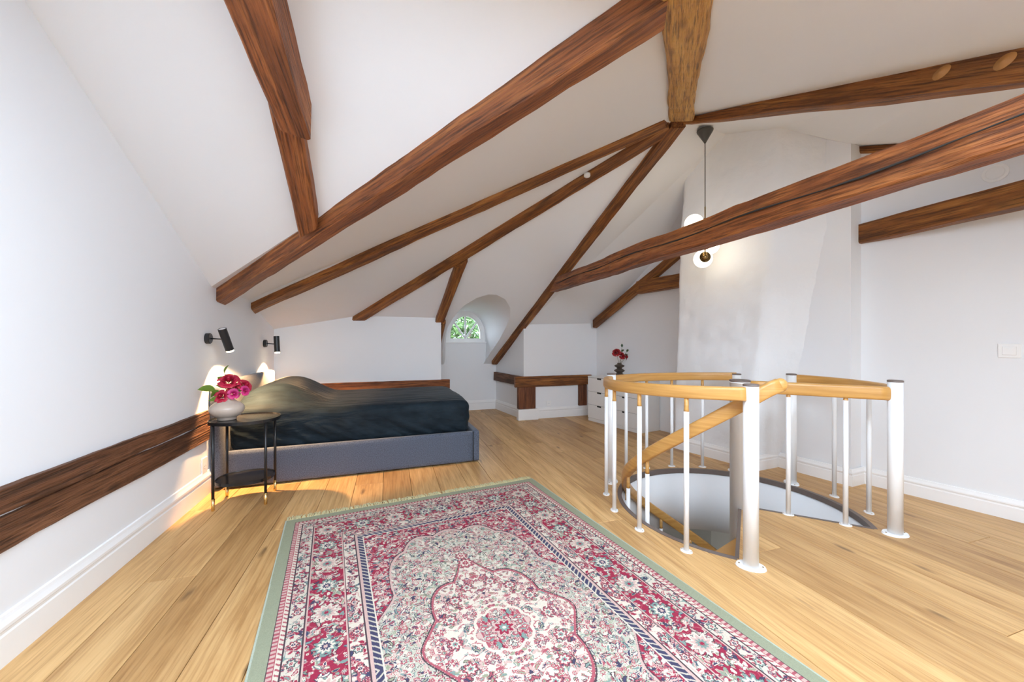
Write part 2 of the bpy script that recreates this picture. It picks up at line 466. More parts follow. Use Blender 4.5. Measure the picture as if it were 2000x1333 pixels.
# dormer tunnel from the sloping ceiling to the lunette window
wx, wr = 1.256, 0.347
win_prof = []
for x, y in arch:
    win_prof.append(None)
n = len(arch); na = n
for i in range(n):
    f = i / (n - 1)
    if f < 0.2: win_prof[i] = (wx - wr, 0.80 + (1.30 - 0.80) * f / 0.2)
    elif f > 0.8: win_prof[i] = (wx + wr, 0.80 + (1.30 - 0.80) * (1 - f) / 0.2)
    else:
        a = PI * (1 - (f - 0.2) / 0.6); win_prof[i] = (wx + wr * math.cos(a), 1.30 + 0.425 * math.sin(a))
tv = []; tf = []; S = 8
for i, (x, y) in enumerate(arch):
    p0 = Vector((x, y, zB(x, y))); p1 = Vector((win_prof[i][0], YN + 0.06, win_prof[i][1]))
    for j in range(S + 1):
        t = j / S; e = t ** 0.8
        q = p0.lerp(p1, t); q.x = p0.x + (p1.x - p0.x) * e; tv.append(q)
for i in range(n - 1):
    for j in range(S): tf.append((i * (S + 1) + j, i * (S + 1) + j + 1, (i + 1) * (S + 1) + j + 1, (i + 1) * (S + 1) + j))
tag(link('ceiling_dormer', mesh('ceiling_dormer', tv, tf), M['wall'], None, True), kind='structure')
# alcove back wall with the window opening cut into it
bm = bmesh.new()
add_box(bm, (0.60, YN, -0.02), (1.95, YN + 0.12, 1.175))
add_box(bm, (0.60, YN, 1.175), (wx - wr, YN + 0.12, 2.2)); add_box(bm, (wx + wr, YN, 1.175), (1.95, YN + 0.12, 2.2))
m_ = 24; prev = None
for i in range(m_):
    a0, a1 = PI * i / m_, PI * (i + 1) / m_
    q = [(wx + wr * math.cos(a), 1.30 + 0.425 * math.sin(a)) for a in (a0, a1)]
    v8 = [bm.verts.new(p) for p in ((q[0][0], YN, q[0][1]), (q[1][0], YN, q[1][1]), (q[1][0], YN, 2.2), (q[0][0], YN, 2.2),
                                    (q[0][0], YN + 0.12, q[0][1]), (q[1][0], YN + 0.12, q[1][1]), (q[1][0], YN + 0.12, 2.2), (q[0][0], YN + 0.12, 2.2))]
    for f in ((0, 1, 2, 3), (4, 5, 6, 7), (0, 1, 5, 4), (2, 3, 7, 6), (1, 2, 6, 5), (3, 0, 4, 7)): bm.faces.new([v8[k] for k in f])
tag(link('wall_alcove_back', bm_mesh('wall_alcove_back', bm), M['wall']), kind='structure')

# lunette window
win = thing('window_1', 'white arched dormer window with fan glazing bars', 'window', (wx, YN + 0.07, 1.18)); win['kind'] = 'structure'
def arch_pts(rx, rz, zc, n=28): return [(rx * math.cos(PI * i / n), zc + rz * math.sin(PI * i / n)) for i in range(n + 1)]
def arch_frame(name, rx0, rz0, rx1, rz1, zc, y0, y1, mat, parent):
    a, b = arch_pts(rx0, rz0, zc), arch_pts(rx1, rz1, zc)
    a = [(rx0, 0)] + a + [(-rx0, 0)]; b = [(rx1, 0)] + b + [(-rx1, 0)]
    v = []; f = []
    for (xa, za), (xb, zb) in zip(a, b): v += [(xa, y0, za), (xb, y0, zb), (xb, y1, zb), (xa, y1, za)]
    k = len(a)
    for i in range(k - 1):
        for j in range(4): f.append((4 * i + j, 4 * i + (j + 1) % 4, 4 * i + 4 + (j + 1) % 4, 4 * i + 4 + j))
    return link(name, mesh(name, v, f), mat, parent)
arch_frame('window_frame', 0.355, 0.43, 0.285, 0.355, 0.12, -0.02, 0.05, M['trim'], win)
box('window_frame', (-0.357, -0.024, -0.002), (0.357, 0.054, 0.065), M['trim'], win)
arch_frame('sash', 0.29, 0.36, 0.262, 0.33, 0.12, 0.0, 0.035, M['trim'], win)
for ang in (45, 90, 135):
    a = math.radians(ang)
    tube('glazing_bar', [(0.0, 0.015, 0.06), (0.28 * math.cos(a), 0.015, 0.09 + 0.36 * math.sin(a))], 0.016, M['trim'], win, 8)
m, nt, b = mat_new('window_glass')
tr = N(nt, 'ShaderNodeBsdfTransparent'); gl = N(nt, 'ShaderNodeBsdfGlossy'); gl.inputs['Roughness'].default_value = 0.02
fn = N(nt, 'ShaderNodeFresnel'); mx = N(nt, 'ShaderNodeMixShader')
nt.links.new(fn.outputs[0], mx.inputs[0]); nt.links.new(tr.outputs[0], mx.inputs[1]); nt.links.new(gl.outputs[0], mx.inputs[2])
nt.links.new(mx.outputs[0], nt.nodes['Material Output'].inputs[0]); M['glass'] = m
pa = [(0.28, 0.03)] + arch_pts(0.28, 0.35, 0.12) + [(-0.28, 0.03)]
k = len(pa)
link('pane', mesh('pane', [(x, 0.014, z) for x, z in pa] + [(x, 0.018, z) for x, z in pa],
     [tuple(range(k)), tuple(range(k, 2 * k))[::-1]] + [(i, (i + 1) % k, k + (i + 1) % k, k + i) for i in range(k)]), M['glass'], win)
sill = box('trim_1', (0.86, YN - 0.025, 1.165), (1.66, YN + 0.06, 1.185), M['trim'], None, 0.004); tag(sill, kind='structure')

# ------------------------------------------------------------------ baseboards
BPROF = [(0, 0), (0.018, 0), (0.018, 0.105), (0.014, 0.112), (0.014, 0.122), (0.020, 0.128), (0.020, 0.140), (0.012, 0.158), (0.008, 0.172), (0, 0.175)]
def baseboard(name, pts, h=1.0, side=1):
    P = [Vector((*p, 0)) for p in pts]; n = len(BPROF); v = []; f = []
    for i, p in enumerate(P):
        d0 = (p - P[i - 1]).normalized() if i else None; d1 = (P[i + 1] - p).normalized() if i < len(P) - 1 else None
        d0 = d0 or d1; d1 = d1 or d0
        n0, n1 = Vector((-d0.y, d0.x, 0)), Vector((-d1.y, d1.x, 0)); mm = (n0 + n1).normalized(); mm = mm / max(0.3, mm.dot(n0)) * side
        for a, b_ in BPROF: v.append(p + mm * a + Vector((0, 0, b_ * h)))
    for j in range(len(P) - 1):
        for i in range(n): f.append((j * n + i, j * n + (i + 1) % n, (j + 1) * n + (i + 1) % n, (j + 1) * n + i))
    f.append(tuple(range(n))); f.append(tuple(range((len(P) - 1) * n, len(P) * n)))
    bm = bmesh.new(); q = [bm.verts.new(p) for p in v]
    for x in f: bm.faces.new([q[i] for i in x])
    return tag(link(name, bm_mesh(name, bm), M['trim']), kind='structure')
baseboard('baseboard_left', [(XL, -2.3), (XL, YB)], 1.06, -1)
baseboard('baseboard_back', [(XL, YB), (0.68, YB)], 1.0, -1)
baseboard('baseboard_alcove', [(0.68, YB), (0.68, YN), (1.790, YN), (1.945, YK), (3.20, YK + 0.028)], 0.95, -1)
baseboard('baseboard_chimney', [(3.034, 3.608), (3.254, 2.708), (3.534, 2.733), (3.634, 2.18), (3.809, 2.196), (3.809 + dx * 5.5, 2.196 + dy * 5.5)], 0.80, -1)

# ------------------------------------------------------------------ chimney breast
def lerp_tab(tab, z):
    for (z0, v0), (z1, v1) in zip(tab[:-1], tab[1:]):
        if z <= z1:
            t = (z - z0) / (z1 - z0); return tuple(a + (b_ - a) * t for a, b_ in zip(v0, v1))
    return tab[-1][1]
NLt = [(-0.02, (3.254, 2.712)), (0.95, (3.249, 2.715)), (2.1, (3.285, 2.585)), (3.1, (3.299, 2.520)), (3.7, (3.305, 2.50))]
NRt = [(-0.02, (3.60, 2.74)), (0.9, (3.60, 2.552)), (2.2, (3.64, 2.327)), (3.7, (3.64, 2.327))]
FLt = [(-0.02, (3.034, 3.608)), (2.0, (3.055, 3.53)), (3.7, (3.075, 3.45))]
cv = []; cfc = []; NZ, NA, NB = 120, 40, 14
rows = []
for iz in range(NZ + 1):
    z = -0.02 + 3.6 * iz / NZ
    a, b_, c_ = Vector(lerp_tab(FLt, z)), Vector(lerp_tab(NLt, z)), Vector(lerp_tab(NRt, z))
    row = []
    for i in range(3): row.append(Vector((3.66, 3.56)).lerp(a, i / 3))
    for i in range(NA): row.append(a.lerp(b_, i / NA))
    for i in range(NB + 1): row.append(b_.lerp(c_, i / NB))
    m2 = row[:]
    for s_ in range(2):   # soften the vertical edges
        m2 = [m2[0]] + [(m2[k - 1] + m2[k] * 2 + m2[k + 1]) / 4 for k in range(1, len(m2) - 1)] + [m2[-1]]
    for k, p in enumerate(m2):
        q = Vector((p.x, p.y, z))
        amp = 0.014 * (noise.noise(q * 3.0) + 0.7 * noise.noise(q * 8.0) + 0.5 * noise.noise(q * 17.0))
        if z < 0.16: amp *= 0.2
        dirn = Vector((-0.97, -0.23, 0)) if k < 3 + NA else Vector((-0.1, -0.99, 0))
        q += dirn * amp; cv.append(q)
    RW_ = len(m2)
for iz in range(NZ):
    for k in range(RW_ - 1): cfc.append((iz * RW_ + k, iz * RW_ + k + 1, (iz + 1) * RW_ + k + 1, (iz + 1) * RW_ + k))
ch = link('chimney_breast', mesh('chimney_breast', cv, cfc), M['plaster'], None, True)
tag(ch, 'tall white chimney breast in rough uneven plaster behind the stair railing', 'chimney')

# ------------------------------------------------------------------ timbers
def beam(name, label, nb, fb, depth, mat, wob=0.006, chamf=0.012, group=None, cat='beam', seed=0, ext=(0, 0), twist=0.0, curve=None):
    """nb, fb: near and far bottom edges (start, end); depth (start, end) is the height up to the top"""
    n0, n1, f0, f1 = (Vector(p) for p in (*nb, *fb))
    ax = (n1 - n0).normalized()
    n0 = n0 - ax * ext[0]; f0 = f0 - ax * ext[0]; n1 = n1 + ax * ext[1]; f1 = f1 + ax * ext[1]
    L = (n1 - n0).length; side = (f0 - n0); side = (side - ax * side.dot(ax)).normalized(); up = ax.cross(side)
    if up.z < 0: up = -up
    mw = Matrix((ax, side, up)).transposed().to_4x4(); mw.translation = n0
    inv = mw.inverted(); seg = max(6, int(L / 0.09)); rings = []; v = []; f = []
    rnd = random.Random(seed * 31 + len(label)); ph = [rnd.random() * 50 for _ in range(8)]
    for i in range(seg + 1):
        t = i / seg
        a, b_ = n0.lerp(n1, t), f0.lerp(f1, t); d = depth[0] + (depth[1] - depth[0]) * t
        sg = (b_ - a).normalized(); u = Vector((0, 0, 1)) * d
        if curve: off = curve(t); a = a + off; b_ = b_ + off
        c = chamf
        pts = [a + sg * c, b_ - sg * c, b_ + u.normalized() * c, b_ + u, a + u, a + u.normalized() * c]
        for k, p in enumerate(pts):
            kk = {0: 0, 5: 0, 1: 1, 2: 1, 3: 2, 4: 3}[k]
            w1 = noise.noise(Vector((t * L * 1.3 + ph[kk], kk * 7.1, 0))) * wob * 1.6 + noise.noise(Vector((t * L * 6 + ph[kk + 4], k * 3.3, 5))) * wob * 0.6
            w2 = noise.noise(Vector((t * L * 1.5 + ph[kk] + 20, kk * 5.1, 9))) * wob * 1.4 + noise.noise(Vector((t * L * 7 + ph[kk], k * 2.3, 15))) * wob * 0.5
            v.append(inv @ (p + side * w1 + up * w2))
    for i in range(seg):
        for k in range(6): f.append((i * 6 + k, i * 6 + (k + 1) % 6, (i + 1) * 6 + (k + 1) % 6, (i + 1) * 6 + k))
    f.append(tuple(range(6))); f.append(tuple(range(seg * 6, seg * 6 + 6)))
    bm = bmesh.new(); q = [bm.verts.new(p) for p in v]
    for x in f: bm.faces.new([q[i] for i in x])
    o = link(name, bm_mesh(name, bm), mat); o.matrix_world = mw
    return tag(o, label, cat, group)

G = 'exposed roof timbers'
beam('roof_beam', 'long brown timber from the left wall up to the honey-coloured beam, topmost of the fan', ((-1.372, 3.770, 1.527), (1.060, 1.320, 2.568)), ((-1.372, 3.945, 1.513), (1.165, 1.475, 2.600)), (0.14, 0.16), M['beam_red'], 0.012, group=G, seed=1, ext=(0.0, 0.03))
beam('roof_beam', 'long brown timber ending on the left wall above the far wall lamp', ((-1.372, 4.600, 1.533), (2.235, 2.735, 3.070)), ((-1.372, 4.745, 1.482), (2.330, 2.815, 3.070)), (0.11, 0.12), M['beam'], 0.009, group=G, seed=2)
beam('roof_beam', 'slim brown timber from the ceiling apex down to the wall behind the bed', ((-0.474, 5.435, 1.462), (2.340, 2.815, 3.094)), ((-0.310, 5.432, 1.468), (2.430, 2.880, 3.062)), (0.09, 0.09), M['beam'], 0.008, group=G, seed=3)
beam('rafter', 'brown rafter running down from the ceiling apex to the right side of the window alcove', ((1.690, 6.50, 0.795), (2.375, 2.818, 3.088)), ((1.800, 6.50, 0.785), (2.510, 2.795, 3.105)), (0.10, 0.10), M['beam'], 0.008, group=G, seed=4)
beam('rafter', 'brown rafter in the far right corner above the white drawers', ((3.095, 5.475, 1.414), (3.43, 4.05, 2.205)), ((3.185, 5.49, 1.405), (3.505, 4.07, 2.205)), (0.12, 0.13), M['beam'], 0.005, group=G, seed=5, ext=(0.0, 0.40))
beam('rafter', 'short brown rafter beside the arched window alcove', ((0.605, 5.420, 1.466), (0.720, 4.500, 2.040)), ((0.720, 5.440, 1.455), (0.855, 4.400, 2.105)), (0.09, 0.09), M['beam'], 0.006, group=G, seed=6, ext=(0.06, 0.0))
beam('rafter', 'thin brown rafter end on the alcove edge beside the bed wall', ((0.690, 6.45, 0.83), (0.700, 5.43, 1.44)), ((0.735, 6.45, 0.83), (0.745, 5.43, 1.44)), (0.06, 0.06), M['beam'], 0.003, group=G, seed=16)
beam('rafter', 'thick curved red-brown rafter end hanging at the top left', ((-0.640, 1.30, 2.62), (-0.520, 2.120, 2.225)), ((-0.430, 1.30, 2.62), (-0.385, 2.150, 2.205)), (0.24, 0.21), M['beam_red'], 0.012, group=G, seed=7, ext=(0.1, 0.0))
beam('rafter', 'red-brown rafter with a lap joint resting on the topmost long timber', ((-0.548, 2.05, 2.355), (-0.587, 2.920, 1.898)), ((-0.423, 2.05, 2.355), (-0.451, 2.810, 1.945)), (0.12, 0.12), M['beam_red'], 0.006, group=G, seed=8)
beam('roof_beam', 'massive honey-coloured hip beam at the top centre of the ceiling', ((0.62, 0.80, 2.42), (2.31, 2.765, 3.108)), ((0.76, 0.66, 2.42), (2.445, 2.640, 3.065)), (0.10, 0.09), M['beam_honey'], 0.012, group=G, seed=9)
beam('rafter', 'brown rafter with sawn knots running to the upper right edge', ((2.435, 2.740, 3.095), (2.800, 0.55, 2.215)), ((2.535, 2.740, 3.095), (2.93, 0.55, 2.205)), (0.05, 0.20), M['beam'], 0.008, group=G, seed=10)
beam('tie_beam', 'heavy split tie beam crossing over the spiral stair', ((2.060, 0.30, 1.880), (2.050, 4.79, 1.865)), ((2.190, 0.30, 1.870), (2.165, 4.79, 1.865)), (0.165, 0.165), M['beam_red'], 0.012, group=G, seed=11)
beam('tie_beam', 'lower brown tie beam sticking out from the right wall', ((3.60, 0.40, 2.025), (3.765, 2.215, 2.025)), ((3.73, 0.40, 2.025), (3.885, 2.215, 2.025)), (0.16, 0.16), M['beam'], 0.006, group=G, seed=12)
beam('tie_beam', 'short brown tie beam between the far rafter and the chimney', ((3.30, 4.62, 1.865), (3.47, 3.66, 1.875)), ((3.40, 4.64, 1.865), (3.57, 3.66, 1.875)), (0.17, 0.17), M['beam'], 0.006, group=G, seed=13)
beam('rafter', 'small brown rafter end below the ceiling at upper right', ((3.77, 2.235, 2.800), (3.98, 1.20, 2.41)), ((3.90, 2.255, 2.800), (4.11, 1.22, 2.41)), (0.055, 0.07), M['beam'], 0.003, group=G, seed=14)
# long drying crack along the tie beam
ck = []
for i in range(26):
    t = i / 25; yy = 0.35 + 4.2 * t
    ck.append((2.0565 - 0.010 * t - 0.004, yy, 1.972 - 0.02 * t + 0.010 * math.sin(t * 23) - 0.01 * math.sin(t * 7)))
tie = [o for o in bpy.data.objects if o.name == 'tie_beam'][0]
cr = tube('drying_crack', ck, [0.0045 + 0.002 * math.sin(i * 1.7) for i in range(26)], M['dark_gap'], None, 6)
cr.parent = tie; cr.matrix_parent_inverse = tie.matrix_world.inverted()
# sawn knot faces on the upper-right rafter
raf = [o for o in bpy.data.objects if o.type == 'MESH' and o.get('label', '').startswith('brown rafter with sawn')][0]
M['knot'] = plain('sawn_knot', (0.42, 0.20, 0.06), 0.5, var=0.2)
for (px, py, pz, r) in ((2.690, 1.21, 2.575, 0.034), (2.722, 1.01, 2.50, 0.036)):
    v = [(0, 0, 0)]; f = []
    v = [(-0.012, 0, 0)] + [(0.004, r * 1.15 * math.cos(a), r * 0.8 * math.sin(a)) for a in [2 * PI * i / 18 for i in range(18)]]
    f = [(0, 1 + i, 1 + (i + 1) % 18) for i in range(18)] + [tuple(range(1, 19))]
    kn = link('sawn_knot', mesh('sawn_knot', v, f), M['knot'])
    kn.matrix_world = Matrix.Translation((px - 0.006, py, pz)) @ Matrix.Rotation(-0.36, 4, 'X')
    kn.parent = raf; kn.matrix_parent_inverse = raf.matrix_world.inverted()

def wall_timber(name, label, p, q, z0, z1, proud, nrm, mat=None, seed=0, wob=0.006):
    p, q, nrm = Vector((*p, 0)), Vector((*q, 0)), Vector((*nrm, 0)).normalized()
    o = nrm * proud; i = -nrm * 0.03
    return beam(name, label, (p + o + Vector((0, 0, z0)), q + o + Vector((0, 0, z0))), (p + i + Vector((0, 0, z0)), q + i + Vector((0, 0, z0))),
                (z1 - z0, z1 - z0), mat or M['old'], wob, 0.008, 'old timbers set into the walls', 'beam', seed)
wall_timber('wall_timber', 'upper weathered timber set into the left wall beside the nightstand', (XL, -2.0), (XL, 3.60), 0.562, 0.660, 0.020, (1, 0), seed=21, wob=0.009)
wall_timber('wall_timber', 'lower weathered timber set into the left wall beside the nightstand', (XL, -2.0), (XL, 3.60), 0.418, 0.553, 0.016, (1, 0), seed=22, wob=0.008)
wall_timber('wall_timber', 'reddish timber on the wall behind the bed', (XL + 0.02, YB), (0.80, YB), 0.535, 0.658, 0.030, (0, -1), M['beam_red'], seed=23)
wall_timber('wall_timber', 'horizontal timber across the boxed-in wall beside the drawers', (1.80, YK), (3.10, YK + 0.02), 0.497, 0.655, 0.040, (0, -1), M['beam'], seed=24)
wall_timber('wall_timber', 'horizontal timber on the side of the boxed-in wall facing the alcove', (1.800, YN - 0.02), (1.93, YK - 0.03), 0.512, 0.655, 0.060, (-1, -0.12), M['old'], seed=25)
def wall_post(label, x0, x1, y, z0, z1, proud, seed):
    return beam('wall_post', label, ((x0, y - proud, z0), (x0, y - proud, z1)), ((x1, y - proud, z0), (x1, y - proud, z1)), (0.001, 0.001), M['beam'], 0.004, 0.006, 'old timbers set into the walls', 'post', seed)
def post_box(label, x0, x1, y, z0, z1, proud):
    bm = bmesh.new(); H = z1 - z0
    add_box(bm, (0, -proud, 0), (x1 - x0, 0.03, H), 0.006, 1)
    rot = Matrix.Rotation(-PI / 2, 4, 'Y')
    o = link('wall_post', bm_mesh('wall_post', bm), M['beam_v'])
    o.location = (x0, y, z0); return tag(o, label, 'post', 'old timbers set into the walls')
M['beam_v'] = beam_wood('stained_upright', (0.055, 0.018, 0.008), (0.18, 0.056, 0.020), (0.30, 0.11, 0.038), axis=2)
post_box('wide dark upright timber at the corner of the boxed-in wall', 1.845, 2.125, YK, 0.165, 0.50, 0.045)
post_box('narrow dark upright timber next to the white drawers', 2.875, 3.02, YK + 0.02, 0.165, 0.50, 0.035)
pl_ = box('corner_plinth', (1.835, YK - 0.075, 0.0), (2.16, YK + 0.02, 0.165), M['trim'], None, 0.006); tag(pl_, 'white corner plinth under the wide dark upright timber', 'plinth')

# ------------------------------------------------------------------ stairwell
def arc_pts(r, a0, a1, z, n=60): return [(*ring(a0 + (a1 - a0) * i / n, r), z(a0 + (a1 - a0) * i / n) if callable(z) else z) for i in range(n + 1)]
# curved white lining of the well
v = []; f = []; n = 72
for i in range(n + 1):
    a = A_T - 3 + (A_N - A_T + 6) * i / n
    for r, z in ((R_OPEN - 0.004, -0.028), (R_OPEN - 0.004, -0.56), (R_OPEN + 0.03, -0.56), (R_OPEN + 0.03, -0.028)):
        v.append((*ring(a, r), z))
for i in range(n):
    for j in range(4): f.append((4 * i + j, 4 * i + (j + 1) % 4, 4 * i + 4 + (j + 1) % 4, 4 * i + 4 + j))
tag(link('wall_stairwell', mesh('wall_stairwell', v, f), M['wall'], None, True), kind='structure')
for nm, ang in (('wall_landing_edge', A_T), ('wall_landing_step', A_N)):
    e = ring(ang, R_OPEN + 0.02); tag(wall(nm, (COLX, COLY), e, -0.028, 0.03, -0.30 if ang == A_T else -0.20, 1 if ang != A_T else -1), kind='structure')
# brown edge strip round the opening
TP = [(-0.012, -0.034), (0.012, -0.034), (0.012, 0.004), (-0.012, 0.004)]
tr2 = sweep('trim_2', arc_pts(R_OPEN + 0.004, A_T, A_N, 0.0, 90), [(-0.014, -0.036), (0.016, -0.036), (0.016, 0.004), (-0.014, 0.004)], M['brown_trim'], None, True, False, False)
tag(tr2, kind='structure')
for nm, ang in (('trim_3', A_T), ('trim_4', A_N)):
    e = ring(ang, R_OPEN); tag(sweep(nm, [(COLX, COLY, 0), (*e, 0)], [(-0.010, -0.036), (0.010, -0.036), (0.010, 0.003), (-0.010, 0.003)], M['brown_trim'], None, True, False, False), kind='structure')
# storey below
tag(box('floor_lower', (0.6, 0.6, -2.75), (4.4, 4.4, -2.70), M['lower_floor']), kind='structure')
for nm, lo, hi in (('wall_lower_left', (0.55, 0.6, -2.7), (0.6, 4.4, -0.1)), ('wall_lower_right', (4.4, 0.6, -2.7), (4.45, 4.4, -0.1)),
                   ('wall_lower_back', (0.6, 4.4, -2.7), (4.4, 4.45, -0.1)), ('wall_lower_front', (0.6, 0.55, -2.7), (4.4, 0.6, -0.1))):
    tag(box(nm, lo, hi, M['wall']), kind='structure')
ll = bpy.data.lights.new('lower_fill_light', 'POINT'); ll.energy = 25; ll.shadow_soft_size = 0.15; ll.color = (1, 0.93, 0.8)  # fill light added to brighten the storey below, no lamp known there
lo_ = bpy.data.objects.new('lower_fill_light', ll); COL.objects.link(lo_); lo_.location = (1.0, 3.6, -0.9)

# spiral stair
ZR = lambda a: 0.835 - 0.0092 * (-135 - a)        # handrail height, a runs from -120 downwards
st = thing('spiral_staircase', 'white and oak spiral staircase winding down through the round floor opening', 'staircase', (0, 0, 0))
lathe('newel_column', [(0.066, -2.7), (0.066, 0.895), (0.068, 0.895), (0.068, 0.905), (0.060, 0.908)], M['white_metal'], st, 40, (COLX, COLY, 0))
lathe('column_cap', [(0.069, 0.905), (0.069, 0.915), (0.062, 0.919)], M['brown_trim'], st, 40, (COLX, COLY, 0))
STEP = 22.5
for i in range(11):
    z = -0.207 * (i + 1); a0 = -133.0 - STEP * i; a1 = a0 - STEP - 2.5
    pts = [(*ring(a0 + (a1 - a0) * k / 8, 0.755),) for k in range(9)]
    poly = [(COLX + 0.03 * math.cos(math.radians(a0)), COLY + 0.03 * math.sin(math.radians(a0)))] + pts[:1] + pts[1:] + [(COLX + 0.03 * math.cos(math.radians(a1)), COLY + 0.03 * math.sin(math.radians(a1)))]
    prism('tread', poly, z - 0.045, z, M['rail'], st, 0.004)
angs = [-120.0 - 2.5 * i for i in range(0, 118)]
RP = []
for k in range(20):
    a = 2 * PI * k / 20; ca, sa = math.cos(a), math.sin(a)
    RP.append((0.026 * math.copysign(abs(ca) ** 0.45, ca), 0.037 * math.copysign(abs(sa) ** 0.45, sa)))
hr = sweep('handrail', [(*ring(a, 0.752), min(ZR(a), 0.925 + (a + 126) * 0.006) if a > -128 else ZR(a)) for a in angs], RP, M['rail'], st, True, True)
e_ = ring(-119.5, 0.752)
bm = bmesh.new(); bmesh.ops.create_uvsphere(bm, u_segments=20, v_segments=12, radius=1.0)
for q in bm.verts: q.co = Vector((q.co.x * 0.034, q.co.y * 0.026, q.co.z * 0.037))
kn = link('handrail_end', bm_mesh('handrail_end', bm), M['rail'], st, True); kn.location = (*e_, 0.962); kn.rotation_euler = (0, -0.35, math.radians(-30))
for i in range(10):
    a = -156.0 - STEP * i; zt = ZR(a) - 0.036; zb = -0.207 * (i + 2) if i else -0.207 * 2
    x, y = ring(a, 0.745)
    ba = lathe('baluster', [(0.0145, zb), (0.0145, zt - 0.085)], M['white_metal'], st, 16, (x, y, 0))
    lathe('oak_dowel', [(0.0145, zt - 0.085), (0.0125, zt - 0.06), (0.0125, zt + 0.01)], M['rail'], ba, 16, (x, y, 0))

# guard rails standing on the floor
ZG = lambda y: 0.957 - 0.040 * (y - 1.55)         # top of the guard rail
def rail_profile(w_=0.024, h_=0.037): return [(x * w_ / 0.026, z * h_ / 0.037) for x, z in RP]
def flange_mesh():
    bm = bmesh.new()
    bmesh.ops.create_cone(bm, cap_ends=True, segments=28, radius1=1.0, radius2=0.94, depth=0.006)
    for q in bm.verts: q.co.z += 0.003
    return bm_mesh('foot_flange', bm)
FLM = flange_mesh(); FLM.materials.append(M['white_metal'])
SCREW = None
bm = bmesh.new(); bmesh.ops.create_cone(bm, cap_ends=True, segments=10, radius1=0.005, radius2=0.004, depth=0.003); SCREW = bm_mesh('screw', bm); SCREW.materials.append(M['dark_brass'])
def guard_post(parent, x, y, ztop, flange=True, rot=0.0):
    p = lathe('post', [(0.037, 0.0), (0.037, ztop - 0.012)], M['white_metal'], parent, 40, (x, y, 0))
    lathe('post_cap', [(0.037, ztop - 0.012), (0.0385, ztop - 0.010), (0.0385, ztop - 0.002), (0.034, ztop)], M['brown_trim'], p, 40, (x, y, 0))
    if flange:
        fo = link('foot_flange', FLM, None, p); fo.location = (x, y, 0); fo.scale = (0.072, 0.052, 1.6); fo.rotation_euler = (0, 0, rot)
        for s_ in (-1, 1):
            sc_ = link('screw', SCREW, None, p); sc_.location = (x + s_ * 0.055 * math.cos(rot), y + s_ * 0.055 * math.sin(rot), 0.0105)
    return p
def guard_baluster(parent, x, y, ztop, dowel=0.075, rot=0.0):
    p = lathe('baluster', [(0.0145, 0.0), (0.0145, ztop - dowel)], M['white_metal'], parent, 20, (x, y, 0))
    lathe('oak_dowel', [(0.0145, ztop - dowel), (0.0125, ztop - dowel * 0.75), (0.0125, ztop + 0.012)], M['rail'], p, 16, (x, y, 0))
    fo = link('foot_flange', FLM, None, p); fo.location = (x, y, 0); fo.scale = (0.034, 0.026, 1.0); fo.rotation_euler = (0, 0, rot)
    for s_ in (-1, 1):
        sc_ = link('screw', SCREW, None, p); sc_.scale = (0.6, 0.6, 0.8); sc_.location = (x + s_ * 0.026 * math.cos(rot), y + s_ * 0.026 * math.sin(rot), 0.0065)
    return p

gl_ = thing('guard_rail', 'curved oak-topped guard rail with white balusters along the left of the stair opening', 'railing', (0, 0, 0))
ra = lambda a: R_RING + 0.012 * math.cos(2 * math.radians(a - 152))
def gring(a): return ring(a, ra(a))
P1 = (1.826, 1.560); p3 = ring(40, 0.86)
guard_post(gl_, *P1, 0.972, True, math.radians(-40))
guard_post(gl_, *gring(131.5), 0.925, True, math.radians(40))
guard_post(gl_, *p3, 0.90, True, math.radians(130))
pts = [(*gring(40.0 + (226.9 - 40.0) * i / 90),) for i in range(91)]
sweep('rail', [(x, y, ZG(y) - 0.037) for x, y in pts], rail_profile(), M['rail'], gl_, True, True)
for a in (150, 168.5, 187.5, 207.8, 113, 95.3, 77.6, 58.8):
    x, y = gring(a); guard_baluster(gl_, x, y, ZG(y) - 0.074, 0.075, math.radians(a - 90 if a > 160 else a + 90))
gr_ = thing('guard_rail', 'oak-topped guard rail with white balusters along the right of the stair opening', 'railing', (0, 0, 0))
P2 = (2.99, 1.553); P4 = (3.222, 2.372)
guard_post(gr_, *P2, 0.957, True, math.radians(-20))
guard_post(gr_, *P4, 0.925, True, math.radians(60))
pts = [(*gring(11.0 + (-45.5 - 11.0) * i / 40),) for i in range(41)]
sweep('rail', [(x, y, 0.882) for x, y in pts], rail_profile(0.024, 0.037), M['rail'], gr_, True, True)
d_ = (Vector(P2) - Vector((COLX, COLY))).normalized()
q0 = Vector((COLX, COLY)) + d_ * 0.06; q1 = Vector(P2) - d_ * 0.02
sweep('rail', [(*q0.lerp(q1, i / 12), 0.872) for i in range(13)], rail_profile(0.026, 0.043), M['rail'], gr_, True, True)
for x, y in ((2.623, 1.952), (2.830, 1.728)): guard_baluster(gr_, x, y, 0.830, 0.016, math.radians(-47))
for a in (-8, -26.2): guard_baluster(gr_, *gring(a), 0.846, 0.016, math.radians(a + 90))

